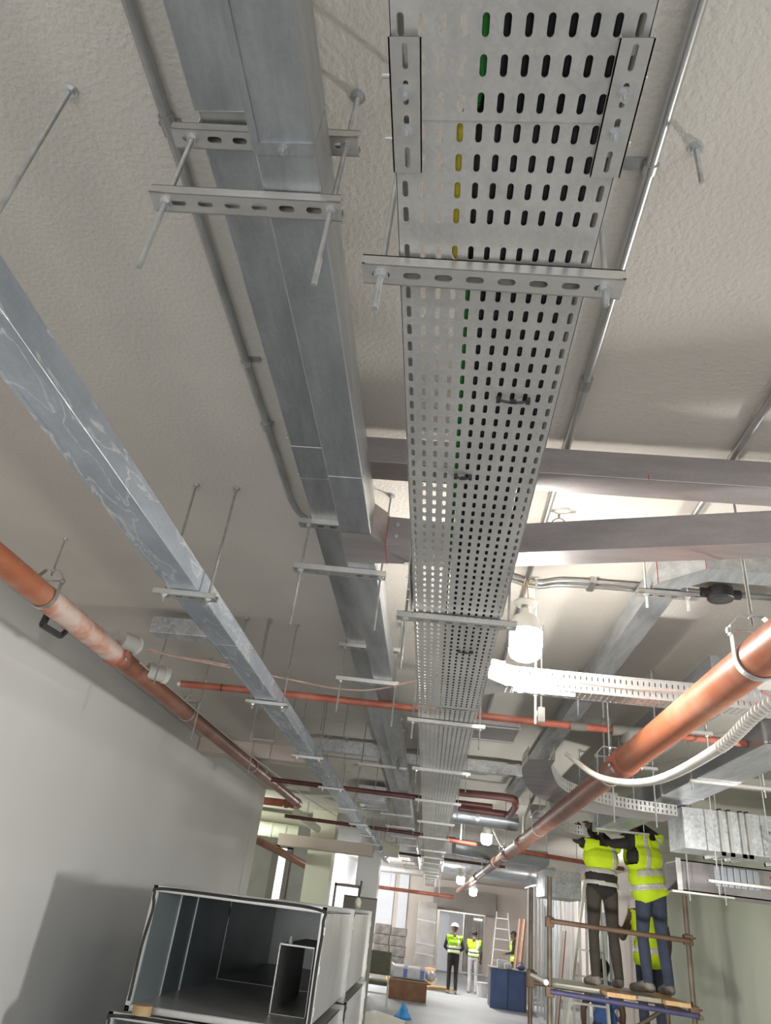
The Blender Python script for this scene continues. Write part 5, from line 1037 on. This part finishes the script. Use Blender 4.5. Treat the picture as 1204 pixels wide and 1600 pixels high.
    def shell(extra, caps, keep, name, mat):
        b = MB()
        for q in caps: capsule(b, q[0], q[1], q[2] + extra, q[3] + extra, 12)
        m2 = remeshed(b, voxel * 0.8, 4)
        bm = bmesh.new(); bm.from_mesh(m2)
        bm.faces.ensure_lookup_table()
        dele = [f for f in bm.faces if not keep(f.calc_center_median(), f.normal)]
        bmesh.ops.delete(bm, geom=dele, context='FACES')
        seen = set(); isl = []
        for f0 in bm.faces:                                         # keep the largest connected piece only
            if f0 in seen: continue
            st_ = [f0]; seen.add(f0); cur = []
            while st_:
                f = st_.pop(); cur.append(f)
                for e in f.edges:
                    for g in e.link_faces:
                        if g not in seen: seen.add(g); st_.append(g)
            isl.append(cur)
        if len(isl) > 1:
            isl.sort(key=len); bmesh.ops.delete(bm, geom=[f for c in isl[:-1] for f in c], context='FACES')
        bm.to_mesh(m2); bm.free()
        m2.materials.clear(); m2.materials.append(M[mat]); m2.polygons.foreach_set('use_smooth', [True] * len(m2.polygons))
        if len(m2.polygons) == 0: return None
        o = link(m2, name, root); md = o.modifiers.new('thick', 'SOLIDIFY'); md.thickness = 0.005; md.offset = 1
        return o
    def coord(p):
        v = p - P['pelvis']; return v.dot(sd) / sl, v.dot(rt) / k, v.dot(fw) / k
    if vest:
        caps = torso + [(P['shL'], P['shL'] * .8 + P['elL'] * .2, .058 * k, .055 * k, 'a'), (P['shR'], P['shR'] * .8 + P['elR'] * .2, .058 * k, .055 * k, 'a')]
        def kv(p, nn):
            t, x, y = coord(p)
            if t < hip_lo + hem * x or t > 1.12: return False
            if abs(x) > 0.225 and t > 0.55: return False
            if t > 1.0 and abs(x) < 0.05: return False
            return True
        vo = shell(loose * k, caps, kv, 'vest', vest)
        for (lo, hi) in bands:
            shell((loose + .0055) * k, caps, lambda p, nn: lo < coord(p)[0] < hi and (abs(coord(p)[1]) < 0.225), 'reflective_band', bandmat)
        if blackband:
            shell((loose + .0065) * k, caps, lambda p, nn: blackband[0] < coord(p)[0] < blackband[1] and (abs(coord(p)[1]) < 0.225), 'dark_band', 'blackcloth')
        if vbands:
            for s in (-1, 1):
                lo = max([q[1] for q in bands] + [0.3])
                shell((loose + .0055) * k, caps, lambda p, nn: coord(p)[0] > lo and coord(p)[0] < 1.06 and 0.085 < s * coord(p)[1] < 0.14, 'shoulder_band', bandmat)
    hcen = P['head'] + hd * .03 * k
    if hair and not helmet:
        b = MB(); b.ball((0, 0, 0), .095 * k, .105 * k, .10 * k, 16, 10)
        q = hd.to_track_quat('Z', 'Y').to_matrix(); vs = []
        b.v = [tuple(hcen + q @ Vector(p) - face * .008 * k) for p in b.v]
        keepf = []
        for f in b.f:
            cc = sum((Vector(b.v[i]) for i in f), Vector()) / len(f) - P['head']
            if cc.dot(hd) > 0.035 * k or (cc.dot(face) < -0.02 * k and cc.dot(hd) > -0.06 * k): keepf.append(f)
        b.f = keepf; b.m = [0] * len(keepf); b.build('hair', 'hair', root, True)
    for s in (-1, 1):
        b = MB(); e = P['head'] + face * .083 * k + rt * s * .032 * k + hd * .012 * k; b.ball(e, .011 * k, n=8, m=6); b.build('eye', 'bulbwhite', root, True)
    if helmet:
        b = MB(); q = hd.to_track_quat('Z', 'Y').to_matrix()
        b.lathe((0, 0, 0), [(.118, -.005), (.116, .0), (.108, .03), (.09, .07), (.055, .095), (.01, .104)], 20)
        b.v = [tuple(hcen + q @ (Vector(p) * k) + hd * .015 * k) for p in b.v]
        h = b.build('hard_hat', 'helmet', root, True)
        b = MB(); b.lathe((0, 0, 0), [(.10, 0), (.135, -.004), (.135, .002), (.10, .006)], 20); b.v = [tuple(hcen + q @ (Vector(p) * k) + face * .012 * k + hd * .012 * k) for p in b.v]; b.build('brim', 'helmet', h, True)
    return root

PLAT = 1.396
# left worker on the scaffold: arms up, head behind the tray
person('worker in black trousers and striped vest standing on the left of the scaffold, arms raised', (1.98, 9.25, PLAT), 0.25,
       dict(head=(0.03, .17, 1.56), neck=(.02, .07, 1.47), upper=(.02, .02, 1.39), elL=(-.19, .26, 1.47), wrL=(-.10, .36, 1.60), elR=(.26, .22, 1.46), wrR=(.17, .34, 1.60), kneeR=(.13, .02, .5), ankR=(.16, -.02, .09), toeR=(.20, .17, .04), ankL=(-.13, -.06, .09), toeL=(-.15, .13, .04), hipL=(-.10, 0, .92), hipR=(.10, 0, .92)),
       dict(torso='blackcloth', leg='browncloth', arm='blackcloth', torso_low='blackcloth'), 0.013, 'hivis', ((0.34, 0.45), (0.06, 0.16)), blackband=(0.16, 0.34), hip_lo=0.16, hair=True, scale=1.0)
# right worker on the scaffold: yellow vest, jeans, reaching up to the left
person('worker in bright yellow vest and jeans standing on the right of the scaffold, reaching up', (2.50, 9.20, PLAT), 0.45,
       dict(pelvis=(0.02, 0, .93), waist=(-.03, .0, 1.06), chest=(-.05, .02, 1.26), upper=(-.05, .04, 1.42), neck=(-.02, .14, 1.48), head=(0.02, .25, 1.53), shL=(-.25, .05, 1.38), shR=(.15, .03, 1.50),
            elL=(-.40, .22, 1.36), wrL=(-.46, .36, 1.52), elR=(.15, .20, 1.60), wrR=(.08, .40, 1.56), hipL=(-.08, 0, .9), hipR=(.11, 0, .92), kneeL=(-.09, .04, .5), kneeR=(.13, .0, .5), ankL=(-.10, -.02, .09), ankR=(.15, -.04, .09), toeL=(-.16, .15, .04), toeR=(.20, .14, .04)),
       dict(torso='blackcloth', leg='jeans', arm='blackcloth', torso_low='jeans'), 0.013, 'hivis', ((0.30, 0.42), (0.04, 0.15)), hip_lo=-0.12, scale=1.05, loose=0.04, hem=0.55)
# worker behind, seen between the legs of the others
person('worker in yellow vest and navy trousers half hidden behind the right worker', (2.74, 10.25, 0.76), 0.1, dict(elL=(-.30, .06, 1.14), wrL=(-.40, .05, 1.30)),
       dict(torso='jeans', leg='jeans', arm='skin'), 0.016, 'hivis', ((0.12, 0.26),), hip_lo=-0.22, glove=True)
st = thing('step_stool', (2.62, 10.3, 0), 'work platform stool behind the scaffold carrying a worker', 'stool')
part('top', 'woodgrey', st, lambda b: b.bbox(2.44, 3.04, 10.05, 10.65, 0.72, 0.76, 0.004))
for x in (2.48, 3.0):
    for y in (10.1, 10.6): part('leg', 'aluminium', st, lambda b: b.bar((x, y, 0), (x, y, 0.72), 0.035, 0.035))
# man below the platform
person('worker in blue shirt and open yellow vest standing below the scaffold platform', (2.33, 10.95, 0), 0.0, dict(elL=(-.29, -.02, 1.14), wrL=(-.27, .05, .9)), dict(torso='bluecloth', leg='jeans', arm='skin'), 0.018, None, (), scale=0.93)
# far figures
person('worker with white hard hat in bright vest and black trousers, back turned, far hall', (0.87, 24.3, 0), 0.05, dict(elL=(-.27, -.02, 1.14), wrL=(-.17, .17, 1.05), elR=(.27, -.02, 1.14), wrR=(.19, .17, 1.05)), dict(torso='blackcloth', leg='blackcloth', arm='blackcloth', shoe='boot'), 0.02, 'hivisgreen', ((0.40, 0.52), (0.16, 0.29)), helmet=True, hip_lo=0.1, bandmat='reflectlit', blackband=(0.29, 0.36))
person('bareheaded worker in bright vest and grey trousers, back turned, far hall', (1.52, 25.4, 0), -0.05, dict(elL=(-.25, -.02, 1.14), wrL=(-.17, .17, 1.0)), dict(torso='blackcloth', leg='greycloth', arm='browncloth', shoe='greycloth'), 0.02, 'hivisgreen', ((0.40, 0.52), (0.16, 0.29)), hip_lo=0.1, bandmat='reflectlit', blackband=(0.29, 0.36), scale=0.95)
person('worker in yellow vest seen from the side behind the blue cabinet', (2.92, 27.0, 0), 1.35, dict(elL=(-.24, .02, 1.14), wrL=(-.2, .24, 1.08), elR=(.24, .02, 1.14), wrR=(.2, .24, 1.08)), dict(torso='blackcloth', leg='blackcloth', arm='blackcloth'), 0.02, 'hivis', ((0.05, 0.14),), hip_lo=-0.12, scale=1.0)
